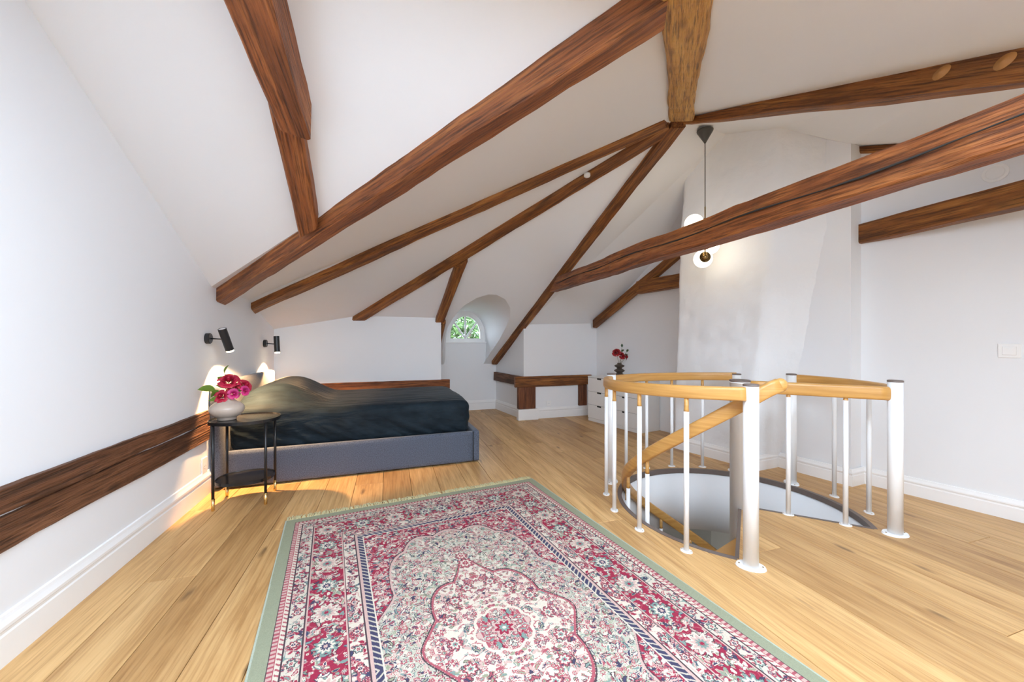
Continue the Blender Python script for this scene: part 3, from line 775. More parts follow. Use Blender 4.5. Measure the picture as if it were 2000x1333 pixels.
# ------------------------------------------------------------------ bed
BROT = math.radians(2.4)
bed = thing('bed', 'slate grey upholstered double bed with headboard against the left wall', 'bed', (-1.300, 3.640, 0), BROT)
def pad(name, lo, hi, r, mat, parent, div=(10, 6, 6)):
    lo, hi = Vector(lo), Vector(hi); bm = rounded_box_geo((hi - lo) / 2, r, div); c = (lo + hi) / 2
    for v_ in bm.verts: v_.co += c
    return link(name, bm_mesh(name, bm), mat, parent, True)
BL, BWD = 2.135, 1.46
hb = pad('headboard', (-0.070, -0.015, 0.02), (0.012, BWD + 0.06, 0.865), 0.026, M['slate'], bed, (6, 24, 16)); hb.rotation_euler = (0, 0, -BROT)
pad('side_rail', (0.03, 0.0, 0.015), (BL - 0.05, 0.055, 0.305), 0.010, M['slate'], bed, (24, 6, 10))
pad('side_rail', (0.03, BWD - 0.055, 0.015), (BL - 0.05, BWD, 0.305), 0.010, M['slate'], bed, (24, 6, 10))
pad('foot_rail', (BL - 0.05, -0.004, 0.015), (BL + 0.012, BWD + 0.004, 0.312), 0.012, M['slate'], bed, (6, 24, 10))
pad('mattress', (0.10, 0.14, 0.10), (BL - 0.16, BWD - 0.14, 0.48), 0.05, M['drawer'], bed, (10, 8, 6))
tube('seam', [(BL - 0.052, -0.003, 0.02), (BL - 0.052, -0.003, 0.305)], 0.003, M['dark_gap'], bed, 6)
# bedspread drawn over mattress and pillows
hx, hy, hz = (BL - 0.10) / 2, (BWD - 0.10) / 2, 0.170
bm = rounded_box_geo((hx, hy, hz), 0.075, (110, 70, 22))
rel = []
for v_ in bm.verts:
    p = v_.co.copy(); X = p.x + hx; Y = p.y + hy; top = max(0.0, min(1.0, (p.z + 0.02) / (hz * 0.8)))
    edge = min(1.0, min(Y, 2 * hy - Y) / 0.34); edge = max(0, edge); edge = edge * edge * (3 - 2 * edge)
    # two pillows under the cover near the headboard
    u = X
    prof = 0.0
    if u < 0.78:
        t = max(0.0, min(1.0, (0.80 - u) / 0.46)); prof = t * t * (3 - 2 * t)
        t2 = max(0.0, min(1.0, (0.30 - u) / 0.30)); prof *= 1 - 0.70 * t2 * t2
    dip = 1.0
    hump = 0.185 * prof * (0.25 + 0.75 * edge) * dip
    z = p.z + hump * top
    # soft crown and rumples
    z += 0.018 * top * edge
    q = Vector((X * 2.2, Y * 5.0, 0))
    z += top * 0.006 * noise.noise(q) + top * 0.003 * noise.noise(q * 2.7)
    # diagonal folds on the vertical sides
    side = 1 - top
    if p.y < -hy + 0.08 or p.y > hy - 0.08:
        dg = noise.noise(Vector((X * 9 + p.z * 16, p.z * 5, 3.3))) + 0.5 * noise.noise(Vector((X * 20 + p.z * 30, p.z * 9, 8)))
        p.y += (-1 if p.y < 0 else 1) * side * (0.020 * dg)
        p.y += (1 if p.y < 0 else -1) * 0.018 * side * max(0, -p.z / hz)
    if p.x > hx - 0.08:
        dg = noise.noise(Vector((Y * 9 + p.z * 14, p.z * 5, 13.3))); p.x += side * 0.010 * dg - 0.012 * side * max(0, -p.z / hz)
    v_.co = Vector((p.x + hx + 0.035, p.y + hy + 0.05, z + 0.270 + hz))
sp = link('bedspread', bm_mesh('bedspread', bm), M['satin'], None, True)
sp.location = bed.location; sp.rotation_euler = (0, 0, BROT)
tag(sp, 'dark midnight blue satin bedspread pulled over the bed and pillows', 'bedspread')

# ------------------------------------------------------------------ nightstand
NX, NY = -1.035, 3.360
ns = thing('nightstand', 'black oval two-tier nightstand with brass-tipped legs beside the bed', 'nightstand', (NX, NY, 0), math.radians(3))
def oval(name, a, b_, z0, z1, mat, parent, rim=0.0, n=56):
    prof = [(1.0, z0), (1.0, z1 + rim), (0.975, z1 + rim), (0.965, z1), (0.0001, z1)]
    v = []; f = []
    for r, z in prof:
        for i in range(n):
            t = 2 * PI * i / n; ct, s_t = math.cos(t), math.sin(t)
            v.append((a * r * math.copysign(abs(ct) ** 0.88, ct), b_ * r * math.copysign(abs(s_t) ** 0.88, s_t), z))
    for j in range(len(prof) - 1):
        for i in range(n): f.append((j * n + i, j * n + (i + 1) % n, (j + 1) * n + (i + 1) % n, (j + 1) * n + i))
    f.append(tuple(range(n))[::-1])
    return link(name, mesh(name, v, f), mat, parent)
M['lacquer'] = plain('black_lacquer', (0.012, 0.012, 0.013), 0.22)
oval('table_top', 0.225, 0.205, 0.603, 0.618, M['lacquer'], ns, 0.008)
oval('lower_shelf', 0.185, 0.165, 0.165, 0.180, M['lacquer'], ns, 0.006)
for x, y in ((-0.163, -0.135), (0.157, -0.135), (-0.157, 0.135), (0.163, 0.14)):
    lg = lathe('leg', [(0.0095, 0.085), (0.0095, 0.605)], M['black_metal'], ns, 16, (x, y, 0))
    lathe('brass_tip', [(0.0075, 0.0), (0.0105, 0.004), (0.0115, 0.085)], M['brass'], lg, 16, (x, y, 0))

# ------------------------------------------------------------------ flowers
M['rose_red'] = plain('red_petal', (0.46, 0.012, 0.045), 0.5, var=0.25)
M['rose_pink'] = plain('magenta_petal', (0.62, 0.035, 0.20), 0.5, var=0.25)
M['rose_dark'] = plain('crimson_petal', (0.33, 0.010, 0.016), 0.5, var=0.25)
M['leaf'] = plain('fresh_leaf', (0.15, 0.27, 0.035), 0.45, var=0.3)
M['leaf_dark'] = plain('dark_leaf', (0.045, 0.085, 0.03), 0.45, var=0.3)
def rose_geo(r, seed):
    rnd = random.Random(seed); v = []; f = []
    for i in range(7):           # closed bud in the middle
        for j in range(10):
            ph_, th_ = PI * i / 6, 2 * PI * j / 10
            v.append((0.26 * r * math.sin(ph_) * math.cos(th_ + i * 0.5), 0.26 * r * math.sin(ph_) * math.sin(th_ + i * 0.5), 0.18 * r + 0.42 * r * math.cos(ph_)))
    for i in range(6):
        for j in range(10): f.append((i * 10 + j, i * 10 + (j + 1) % 10, i * 10 + 10 + (j + 1) % 10, i * 10 + 10 + j))
    for layer in range(5):
        cnt = (3, 4, 5, 6, 7)[layer]; R = r * (0.20 + 0.165 * layer); Hh = r * (1.05 - 0.09 * layer); open_ = 0.02 + 0.19 * layer
        for c in range(cnt):
            a0 = 2 * PI * (c + 0.5 * (layer % 2)) / cnt + rnd.uniform(-0.2, 0.2); span = 2 * PI / cnt * 0.80
            base = len(v); nu, nv = 5, 5
            for i in range(nu):
                t = i / (nu - 1)
                for j in range(nv):
                    s_ = j / (nv - 1) * 2 - 1
                    wd = math.sin(min(1, t * 1.15 + 0.12) * PI * 0.62) * span * 0.62
                    a = a0 + s_ * wd
                    rad = R * (0.35 + 0.75 * t ** 0.6) + open_ * r * 0.42 * t * t
                    z = Hh * (t - 0.12 * s_ * s_ * t) - r * 0.42 + (-0.12 * r * layer * t * t * t)
                    rad += 0.04 * r * noise.noise(Vector((a * 3, t * 4, seed + layer)))
                    v.append((rad * math.cos(a), rad * math.sin(a), z))
            for i in range(nu - 1):
                for j in range(nv - 1):
                    k = base + i * nv + j; f.append((k, k + 1, k + nv + 1, k + nv))
    return v, f
def leaf_geo(L, W):
    v = []; f = []; n = 7
    for i in range(n):
        t = i / (n - 1); wd = W * math.sin(PI * min(1, t * 0.93 + 0.05)) ** 0.8 * (1 - 0.25 * t)
        if i == n - 1: wd = 0.0006
        z = -0.25 * L * t * t
        v += [(L * t, -wd, z + wd * 0.45), (L * t, 0, z), (L * t, wd, z + wd * 0.45)]
    for i in range(n - 1):
        for j in range(2): k = 3 * i + j; f.append((k, k + 1, k + 4, k + 3))
    return v, f
def aim(o, loc, dirv, roll=0.0):
    d = Vector(dirv).normalized(); q = d.to_track_quat('Z', 'Y'); o.matrix_world = Matrix.Translation(loc) @ q.to_matrix().to_4x4() @ Matrix.Rotation(roll, 4, 'Z')
def aim_x(o, loc, dirv, roll=0.0):
    d = Vector(dirv).normalized(); q = d.to_track_quat('X', 'Z'); o.matrix_world = Matrix.Translation(loc) @ q.to_matrix().to_4x4() @ Matrix.Rotation(roll, 4, 'X')
def flower(name, label, root, head, dirv, r, mat, group, leaves=(), leafmat=None, seed=0):
    root, head = Vector(root), Vector(head)
    o = thing(name, label, 'flower', tuple(root), 0, group); bpy.context.view_layer.update()
    rel = head - root
    mid = rel * 0.55 + Vector((0, 0, 0.015))
    pts = [Vector((0, 0, 0)).lerp(mid, t).lerp(mid.lerp(rel, t), t) for t in [i / 7 for i in range(8)]]
    tube('stem', pts, 0.0022, leafmat or M['leaf'], o, 6)
    if r > 0:
        v, f = rose_geo(r, seed); b_ = link('bloom', mesh('bloom', v, f), mat, o, True)
        d = Vector(dirv).normalized(); b_.rotation_euler = d.to_track_quat('Z', 'Y').to_euler(); b_.location = rel
    for (t, dv, L, W) in leaves:
        v, f = leaf_geo(L, W); lf = link('leaf', mesh('leaf', v, f), leafmat or M['leaf'], o, True)
        lf.location = pts[int(t * 7)]; lf.rotation_euler = (Vector(dv).normalized().to_track_quat('X', 'Z').to_matrix() @ Matrix.Rotation(math.radians(62), 3, 'X')).to_euler()
    return o
VX, VY, VZ = -1.150, 3.345, 0.618
M['ceramic'] = plain('cream_ceramic', (0.55, 0.45, 0.375), 0.35, var=0.06, coat=0.2)
vase = thing('vase', 'squat cream ceramic vase holding roses on the nightstand', 'vase', (VX, VY, VZ))
lathe('body', [(0.050, 0.0), (0.060, 0.004), (0.060, 0.018), (0.070, 0.024), (0.098, 0.048), (0.110, 0.075), (0.106, 0.100), (0.085, 0.122), (0.056, 0.138), (0.046, 0.150), (0.046, 0.160), (0.052, 0.166), (0.048, 0.168), (0.042, 0.160), (0.042, 0.140), (0.02, 0.06)], M['ceramic'], vase, 48)
R_ = Vector((0.953, -0.3025, 0)); F_ = Vector((0.3025, 0.953, 0)); px = 2.87 / 750.0
def vpos(pxx, pyy, fwd=0.0):   # offset from vase axis given in centimetre-like sideways and upward steps
    return Vector((VX, VY, 0)) + R_ * ((pxx - 444) * px) + F_ * fwd + Vector((0, 0, 1.2 - (pyy - 667) * px))
rt = Vector((VX, VY, VZ + 0.12)); GR = 'roses on the nightstand'
flower('rose', 'largest red rose, highest bloom in the cream vase', rt, vpos(447, 742), (0.2, -0.7, 0.8), 0.056, M['rose_red'], GR, [(0.6, (-0.9, -0.2, 0.5), 0.075, 0.024)], None, 1)
flower('rose', 'crimson rose at the right end of the cream vase bouquet', rt, vpos(476, 753, 0.02), (0.7, -0.5, 0.5), 0.042, M['rose_red'], GR, [(0.7, (0.8, 0.2, 0.6), 0.06, 0.018)], None, 2)
flower('rose', 'pink-magenta rose at right of the cream vase bouquet, below the crimson one', rt, vpos(484, 762, -0.02), (0.8, -0.5, 0.2), 0.030, M['rose_pink'], GR, [], None, 3)
flower('rose', 'red rose hanging low over the rim of the cream vase', rt, vpos(442, 772, -0.05), (-0.1, -0.9, 0.35), 0.040, M['rose_red'], GR, [(0.5, (-0.8, -0.3, 0.1), 0.09, 0.030)], None, 4)
flower('rose', 'small magenta rose in the middle of the cream vase bouquet', rt, vpos(463, 768, -0.03), (0.4, -0.8, 0.2), 0.032, M['rose_pink'], GR, [], None, 5)
flower('rose', 'dark red rose behind the blooms in the middle of the cream vase', rt, vpos(456, 757, 0.0), (0.3, -0.8, 0.5), 0.036, M['rose_dark'], GR, [], None, 6)
def sprig(label, tip, leaves, group, mat, root=rt):
    o = flower('leaf_sprig', label, root, tip, (0, 0, 1), 0, None, group, leaves, mat); o['category'] = 'leaves'; return o
sprig('upright green leaf sprig at the top of the cream vase bouquet', vpos(436, 731, 0.02), [(1.0, (0.15, -0.1, 0.9), 0.070, 0.026), (0.75, (-0.6, -0.3, 0.5), 0.06, 0.022), (0.85, (0.7, -0.2, 0.2), 0.05, 0.018)], 'leaves in the cream vase', M['leaf'])
sprig('broad pale green leaf sprig at the left of the cream vase bouquet', vpos(424, 760, -0.02), [(1.0, (-0.9, -0.1, 0.15), 0.095, 0.034), (0.85, (-0.5, -0.7, -0.3), 0.07, 0.026), (0.7, (-0.7, -0.5, 0.6), 0.06, 0.022), (0.85, (0.1, -0.5, -0.8), 0.065, 0.022)], 'leaves in the cream vase', M['leaf'])

# ------------------------------------------------------------------ wall lamps
M['bulb'] = plain('warm_lamp_glass', (1, 0.9, 0.7), 0.4, emit=((1.0, 0.80, 0.50), 14.0))
def sconce(label, y, z, head, axis, power):
    o = thing('wall_lamp', label, 'wall lamp', (XL, y, z), 0, 'black reading lamps on the left wall'); bpy.context.view_layer.update()
    v, f = tube_geo([(0, 0, 0), (0.026, 0, 0), (0.030, 0, 0)], [0.042, 0.042, 0.038], 36); link('wall_plate', mesh('wall_plate', v, f), M['black_metal'], o)
    head = Vector(head) - Vector((XL, y, z)); axis = Vector(axis).normalized()
    tube('arm', [(0.02, 0, 0), tuple(head)], 0.0055, M['black_metal'], o, 10)
    Ls = 0.092
    prof = []
    v = []; f = []; n = 32
    q = axis.to_track_quat('Z', 'Y')
    rings_ = [(0.0295, -Ls), (0.0295, Ls), (0.0255, Ls), (0.0255, Ls - 0.03), (0.0255, -Ls + 0.012), (0.0255, -Ls)]
    for r, h in rings_:
        for i in range(n):
            a = 2 * PI * i / n; v.append(head + q @ Vector((r * math.cos(a), r * math.sin(a), h)))
    for j in range(len(rings_) - 1):
        for i in range(n): f.append((j * n + i, j * n + (i + 1) % n, (j + 1) * n + (i + 1) % n, (j + 1) * n + i))
    for i in range(n): f.append((5 * n + i, 5 * n + (i + 1) % n, (i + 1) % n, i))
    sh = link('shade', mesh('shade', v, f), M['black_metal'], o)
    for nm, h0, h1, mt in (('lamp_lens', -Ls - 0.012, -Ls + 0.010, 'bulb'), ('top_disc', Ls - 0.006, Ls - 0.002, 'plastic')):
        v = []
        for h in (h0, h1):
            for i in range(n):
                a = 2 * PI * i / n; v.append(head + q @ Vector((0.0254 * math.cos(a), 0.0254 * math.sin(a), h)))
        link(nm, mesh(nm, v, [tuple(range(n))[::-1], tuple(range(n, 2 * n))] + [(i, (i + 1) % n, n + (i + 1) % n, n + i) for i in range(n)]), M[mt], sh)
    l = bpy.data.lights.new('lamp_beam', 'SPOT'); l.energy = power; l.color = (1.0, 0.58, 0.26); l.spot_size = math.radians(112); l.spot_blend = 0.25; l.shadow_soft_size = 0.02
    lo = bpy.data.objects.new('lamp_beam', l); COL.objects.link(lo); lo.parent = o
    lo.location = head - axis * (Ls + 0.016); lo.rotation_euler = axis.to_track_quat('Z', 'Y').to_euler()
    return o
sconce('black cylinder wall lamp tilted outwards above the vase of roses', 3.590, 1.220, (-1.245, 3.60, 1.212), (-0.16, -0.36, 0.92), 230)
sconce('black cylinder wall lamp hanging straight near the room corner, its bulb glowing', 5.03, 1.172, (-1.244, 5.035, 1.164), (-0.06, 0.06, 1.0), 230)

# ------------------------------------------------------------------ switches, outlets, vent, detector
def wall_plate(name, label, cat, loc, rz, wd, ht, inner):
    o = thing(name, label, cat, loc, rz)
    bm = bmesh.new(); add_box(bm, (-wd / 2, -0.009, -ht / 2), (wd / 2, 0.0, ht / 2), 0.003, 2); link('plate', bm_mesh('plate', bm), M['plastic'], o)
    if inner == 'rocker':
        for x0, x1 in ((-0.030, 0.030),):
            bm = bmesh.new(); add_box(bm, (x0, -0.014, -0.029), (x1, -0.008, 0.029), 0.002, 1); link('rocker', bm_mesh('rocker', bm), M['plastic'], o)
    else:
        v, f = tube_geo([(0, -0.0095, 0), (0, -0.0100, 0)], [0.021, 0.021], 24); link('socket_well', mesh('socket_well', v, f), M['white_metal'], o)
        for s_ in (-1, 1):
            v, f = tube_geo([(s_ * 0.0095, -0.010, 0), (s_ * 0.0095, -0.0108, 0)], [0.0026, 0.0026], 10); link('socket_hole', mesh('socket_hole', v, f), M['dark_gap'], o)
    return o
RWA = math.atan2(dy, dx)
wall_plate('light_switch', 'square white light switch on the right wall', 'light switch', (3.976, 1.451, 1.134), RWA, 0.098, 0.094, 'rocker')
wall_plate('power_outlet', 'white power outlet on the left wall behind the nightstand', 'outlet', (XL, 3.545, 0.235), PI / 2, 0.085, 0.13, 'socket')
wall_plate('power_outlet', 'small white power outlet low on the boxed-in wall', 'outlet', (2.362, YK + 0.012, 0.225), 0.02, 0.075, 0.075, 'socket')
vt = thing('wall_vent', 'round white vent cover high on the right wall', 'vent', (3.962, 1.51, 2.355), RWA)
v, f = tube_geo([(0, 0, 0), (0, -0.004, 0), (0, -0.006, 0)], [0.062, 0.060, 0.050], 36); link('rim', mesh('rim', v, f), M['plastic'], vt)
v, f = tube_geo([(0, -0.006, 0), (0, -0.009, 0)], [0.044, 0.040], 36); link('disc', mesh('disc', v, f), M['plastic'], vt)
dt = thing('sensor', 'small round white sensor on the underside of the slim timber', 'sensor', (1.795, 3.283, 2.775))
lathe('housing', [(0.030, 0.028), (0.031, 0.004), (0.024, -0.006), (0.010, -0.010)][::-1], M['plastic'], dt, 28)
lathe('button', [(0.008, -0.013), (0.010, -0.009)], M['plastic'], dt, 16)

# ------------------------------------------------------------------ chest of drawers
f0, f1 = Vector((2.848, 5.188)), Vector((3.055, 4.225))
dl = (f1 - f0).length; da = math.atan2((f1 - f0).y, (f1 - f0).x)
dr = thing('chest_of_drawers', 'white two-column chest of drawers with black finger pulls against the right wall', 'drawers', (f0.x, f0.y, 0), da)
DD, DH = 0.40, 0.672
bm = bmesh.new(); add_box(bm, (0, 0.018, 0.0), (dl, DD, DH - 0.016), 0.003, 1); link('body', bm_mesh('body', bm), M['drawer'], dr)
bm = bmesh.new(); add_box(bm, (-0.003, 0.0, DH - 0.016), (dl + 0.003, DD + 0.002, DH), 0.003, 1); link('top', bm_mesh('top', bm), M['drawer'], dr)
hgt_ = [(0.052, 0.248), (0.251, 0.446), (0.449, 0.652)]
bm = bmesh.new(); add_box(bm, (0.004, 0.006, 0.002), (dl - 0.004, 0.02, 0.048), 0.002, 1); link('plinth', bm_mesh('plinth', bm), M['drawer'], dr)
for c in range(2):
    x0 = 0.003 + c * dl / 2; x1 = (c + 1) * dl / 2 - 0.003
    for z0, z1 in hgt_:
        bm = bmesh.new(); add_box(bm, (x0, 0.0, z0), (x1, 0.018, z1), 0.003, 1); d_o = link('drawer', bm_mesh('drawer', bm), M['drawer'], dr)
        bm = bmesh.new(); add_box(bm, ((x0 + x1) / 2 - 0.045, -0.002, z1 - 0.022), ((x0 + x1) / 2 + 0.045, 0.010, z1 + 0.001), 0.004, 1); link('finger_pull', bm_mesh('finger_pull', bm), M['dark_gap'], d_o)
        box('shadow_gap', (x0, 0.004, z1 - 0.001), (x1, 0.019, z1 + 0.0035), M['dark_gap'], d_o)
# ringed vase with flowers
UX, UY, UZ = 3.145, 4.80, DH
M['brown_ceramic'] = plain('dark_brown_ceramic', (0.075, 0.055, 0.042), 0.55, var=0.15)
v2 = thing('vase', 'dark brown ringed vase with red flowers on the chest of drawers', 'vase', (UX, UY, UZ))
prof = []
for i in range(49):
    t = i / 48; z = 0.205 * t
    r = 0.062 + 0.019 * math.cos(2 * PI * (t * 3.0 - 0.5)) - 0.012 * t
    if t > 0.93: r = 0.030
    prof.append((r, z))
prof[0] = (0.045, 0); prof += [(0.034, 0.210), (0.030, 0.212), (0.026, 0.200), (0.02, 0.15)]
lathe('body', prof, M['brown_ceramic'], v2, 36)
ur = Vector((UX, UY, UZ + 0.17)); GU = 'red flowers on the drawers'
up_ = 5.50 / 750.0
def upos(a, b_, fw=0.0): return Vector((UX, UY, 0)) + R_ * ((a - 1209) * up_) + F_ * fw + Vector((0, 0, 1.2 - (b_ - 667) * up_))
flower('red_flower', 'large red flower at the left of the dark vase', ur, upos(1202, 689, -0.02), (-0.6, -0.6, 0.5), 0.050, M['rose_dark'], GU, [(0.8, (-0.3, 0.2, 0.9), 0.05, 0.018)], M['leaf_dark'], 11)
flower('red_flower', 'red flower low in the middle of the dark vase', ur, upos(1213, 695, -0.04), (0.1, -0.9, 0.4), 0.046, M['rose_dark'], GU, [], M['leaf_dark'], 12)
flower('red_flower', 'red flower drooping at the right of the dark vase', ur, upos(1222, 698, -0.02), (0.8, -0.5, 0.1), 0.040, M['rose_dark'], GU, [(0.9, (0.6, 0.2, 0.7), 0.05, 0.018)], M['leaf_dark'], 13)
for lab, tip, lv in (('tallest dark leaf sprig in the dark vase', upos(1214, 679), [(1.0, (0, 0, 1), 0.05, 0.018), (0.85, (0.6, -0.3, 0.6), 0.05, 0.018), (0.7, (-0.6, -0.3, 0.6), 0.05, 0.018)]),
                     ('dark leaf sprig leaning right in the dark vase', upos(1223, 688), [(1.0, (0.6, 0, 0.7), 0.05, 0.018), (0.85, (0.9, -0.3, 0.1), 0.05, 0.018), (0.7, (0.2, -0.5, 0.8), 0.05, 0.018)])):
    sprig(lab, tip, lv, 'leaves in the dark vase', M['leaf_dark'], ur)

# ------------------------------------------------------------------ pendant lamp
PX, PY = 2.815, 2.885
M['opal'] = plain('lit_opal_glass', (1, 0.96, 0.88), 0.3, emit=((1.0, 0.86, 0.62), 5.0), var=0.0)
pe = thing('pendant_lamp', 'pendant lamp with three glowing opal globes hanging behind the tie beam', 'pendant lamp', (PX, PY, 1.90))
M['cone'] = plain('dark_grey_canopy', (0.07, 0.066, 0.06), 0.4)
lathe('canopy', [(0.007, 1.155), (0.012, 1.165), (0.070, 1.265), (0.072, 1.275), (0.06, 1.28)], M['cone'], pe, 36)
tube('cord', [(0, 0, 0.55), (0, 0, 1.16)], 0.004, M['cone'], pe, 8)
tube('stem', [(0, 0, 0.04), (0, 0, 0.56)], 0.006, M['dark_brass'], pe, 10)
Rw = R_
for i, (side, fw, z, r, lit) in enumerate(((-0.103, 0.0, 0.402, 0.084, 1), (0.075, 0.05, 0.208, 0.080, 1), (0.018, 0.075, 0.088, 0.084, 1))):
    c = Rw * side + F_ * fw; c.z = z
    bm = bmesh.new(); bmesh.ops.create_uvsphere(bm, u_segments=32, v_segments=20, radius=r)
    for q in bm.verts: q.co += c
    gb = link('globe', bm_mesh('globe', bm), M['opal'], pe, True)
    dirv = Vector((c.x, c.y, 0)).normalized()
    s0 = Vector((0, 0, z)); s1 = c - dirv * (r - 0.004)
    v, f = tube_geo([s0 - dirv * 0.02, s0 + dirv * 0.012, s1], [0.012, 0.046, 0.050], 28)
    link('brass_cup', mesh('brass_cup', v, f), M['dark_brass'], gb, True)

# ------------------------------------------------------------------ rug
rng = np.random.RandomState(5)
RWD, RLN = 1.84, 2.96
CELL = 0.0031
nx, ny = int(RWD / CELL), int(RLN / CELL)
gx = (np.arange(nx) + 0.5) / nx * RWD - RWD / 2; gy = (np.arange(ny) + 0.5) / ny * RLN - RLN / 2
Xg, Yg = np.meshgrid(gx, gy)
def srgb(r, g, b_): 
    c = np.array([r, g, b_]) / 255.0
    return np.where(c <= 0.04045, c / 12.92, ((c + 0.055) / 1.055) ** 2.4)
SAGE = srgb(160, 164, 138); CREAM = srgb(226, 214, 196); BURG = srgb(162, 52, 76); NAVY = srgb(76, 74, 100); PINK = srgb(212, 178, 168); ROSE = srgb(180, 96, 106); FIELD = srgb(196, 194, 176); TEAL = srgb(134, 156, 148); DK = srgb(84, 70, 76)
img = np.zeros((ny, nx, 3)); img[:] = SAGE
ax_, ay_ = RWD / 2 - np.abs(Xg), RLN / 2 - np.abs(Yg); D = np.minimum(ax_, ay_)
def band(a, b_, col): img[(D >= a) & (D < b_)] = col
qx, qy = np.abs(Xg), np.abs(Yg)
def stamp(cx, cy, fn, size, mask=None):
    """draw a motif mirrored into all four quarters; fn(r, theta, dx, dy) returns a list of (mask, colour)"""
    for sx in (-1, 1):
        for sy in (-1, 1):
            i0, i1 = np.searchsorted(gx, (sx * cx - size, sx * cx + size)); j0, j1 = np.searchsorted(gy, (sy * cy - size, sy * cy + size))
            if i1 <= i0 or j1 <= j0: continue
            ddx = (Xg[j0:j1, i0:i1] - sx * cx) * sx; ddy = (Yg[j0:j1, i0:i1] - sy * cy) * sy
            r = np.hypot(ddx, ddy); th = np.arctan2(ddy, ddx); sub = img[j0:j1, i0:i1]
            mk = mask[j0:j1, i0:i1] if mask is not None else True
            for m_, c_ in fn(r, th, ddx, ddy): sub[m_ & mk] = c_
def rosette(R, cols, petals=8, ph=0.0):
    def fn(r, th, a, b_):
        e = R * (0.82 + 0.18 * np.cos(petals * th + ph)); out = [(r < e + 0.003, DK if R > 0.015 else ROSE)]
        out.append((r < e, cols[0])); out.append((r < e * 0.72, cols[1])); out.append((r < e * 0.42, cols[2])); out.append((r < e * 0.18, cols[3])); return out
    return fn
def leafm(L, W, ang, col, outline=DK):
    ca, sa = math.cos(ang), math.sin(ang)
    def fn(r, th, a, b_):
        u = a * ca + b_ * sa; v = -a * sa + b_ * ca + 0.25 * (u ** 2) / L
        k = (u / L) ** 2; w_ = W * np.sqrt(np.clip(1 - k, 0, 1))
        return [((np.abs(v) < w_ + 0.003) & (k < 1.2), outline), ((np.abs(v) < w_) & (k < 1), col)]
    return fn
def scatter(mask, count, pal, smin, smax, lim=None, flower=0.35):
    ys, xs = np.nonzero(mask & (Xg >= -0.01) & (Yg >= -0.01))
    if len(ys) == 0: return
    for _ in range(count):
        k = rng.randint(len(ys)); cx, cy = abs(gx[xs[k]]), abs(gy[ys[k]]); s_ = rng.uniform(smin, smax)
        c1, c2, c3 = (pal[rng.randint(len(pal))] for _ in range(3))
        if rng.rand() < flower: stamp(cx, cy, rosette(s_, (c1, c2, CREAM, DK), rng.choice([5, 6, 8])), s_ * 1.5 + 0.008, mask)
        else: stamp(cx, cy, leafm(s_ * 1.5, s_ * 0.45, rng.uniform(0, PI), c1, DK if rng.rand() < 0.22 else c2), s_ * 2 + 0.006, mask)
def vines(mask, col, freq, wid, seed):
    r2 = np.random.RandomState(seed); acc = np.zeros_like(Xg)
    for _ in range(7):
        a = r2.uniform(0, PI); f_ = freq * r2.uniform(0.6, 1.5); acc += np.sin(f_ * (qx * math.cos(a) + qy * math.sin(a)) + r2.uniform(0, 6))
    img[mask & (np.abs(acc) < wid)] = col
# border bands
band(0.000, 0.055, SAGE); band(0.055, 0.060, DK); band(0.060, 0.078, PINK); band(0.078, 0.082, ROSE)
band(0.082, 0.100, CREAM); band(0.100, 0.104, DK); m_g1 = (D >= 0.104) & (D < 0.165); img[m_g1] = CREAM * 0.92
band(0.165, 0.170, DK); band(0.170, 0.176, PINK)
m_mb = (D >= 0.176) & (D < 0.325); img[m_mb] = BURG
band(0.325, 0.331, PINK); band(0.331, 0.335, DK); m_g2 = (D >= 0.335) & (D < 0.395); img[m_g2] = CREAM
band(0.395, 0.399, DK); band(0.399, 0.412, PINK); m_nv = (D >= 0.412) & (D < 0.440); img[m_nv] = NAVY; band(0.440, 0.446, CREAM)
s_al = np.where(ax_ < ay_, qy, qx)
img[(D >= 0.060) & (D < 0.078) & (np.mod(s_al, 0.022) < 0.010)] = ROSE
img[(D >= 0.084) & (D < 0.098) & (np.mod(s_al + (D - 0.09) * 0.8, 0.026) < 0.009)] = ROSE
img[m_nv & (np.mod(s_al + (D - 0.42) * 0.9, 0.030) < 0.009)] = CREAM * 0.8
PALB = (CREAM, PINK, TEAL, NAVY, ROSE); PALC = (BURG, ROSE, NAVY, TEAL, PINK)
vines(m_mb, ROSE, 60, 0.22, 1); scatter(m_mb, 1000, (CREAM, CREAM, PINK, NAVY, TEAL, SAGE), 0.004, 0.011, None, 0.3)
vines(m_g1, TEAL, 70, 0.25, 2); scatter(m_g1, 300, PALC, 0.005, 0.010); vines(m_g2, PINK, 70, 0.25, 3); scatter(m_g2, 300, PALC, 0.005, 0.010)
d0 = 0.250
for k in range(9):
    yy = RLN / 2 - d0 - k * 0.205
    if yy > -0.02: stamp(RWD / 2 - d0, max(yy, 0), rosette(0.062 if k % 2 == 0 else 0.052, (CREAM, PINK, TEAL, BURG) if k % 2 == 0 else (TEAL, CREAM, NAVY, PINK), 10), 0.09, m_mb)
for k in range(1, 5):
    xx = RWD / 2 - d0 - k * 0.205
    if xx > -0.02: stamp(max(xx, 0), RLN / 2 - d0, rosette(0.052 if k % 2 else 0.062, (TEAL, CREAM, NAVY, PINK) if k % 2 else (CREAM, PINK, TEAL, BURG), 10), 0.09, m_mb)
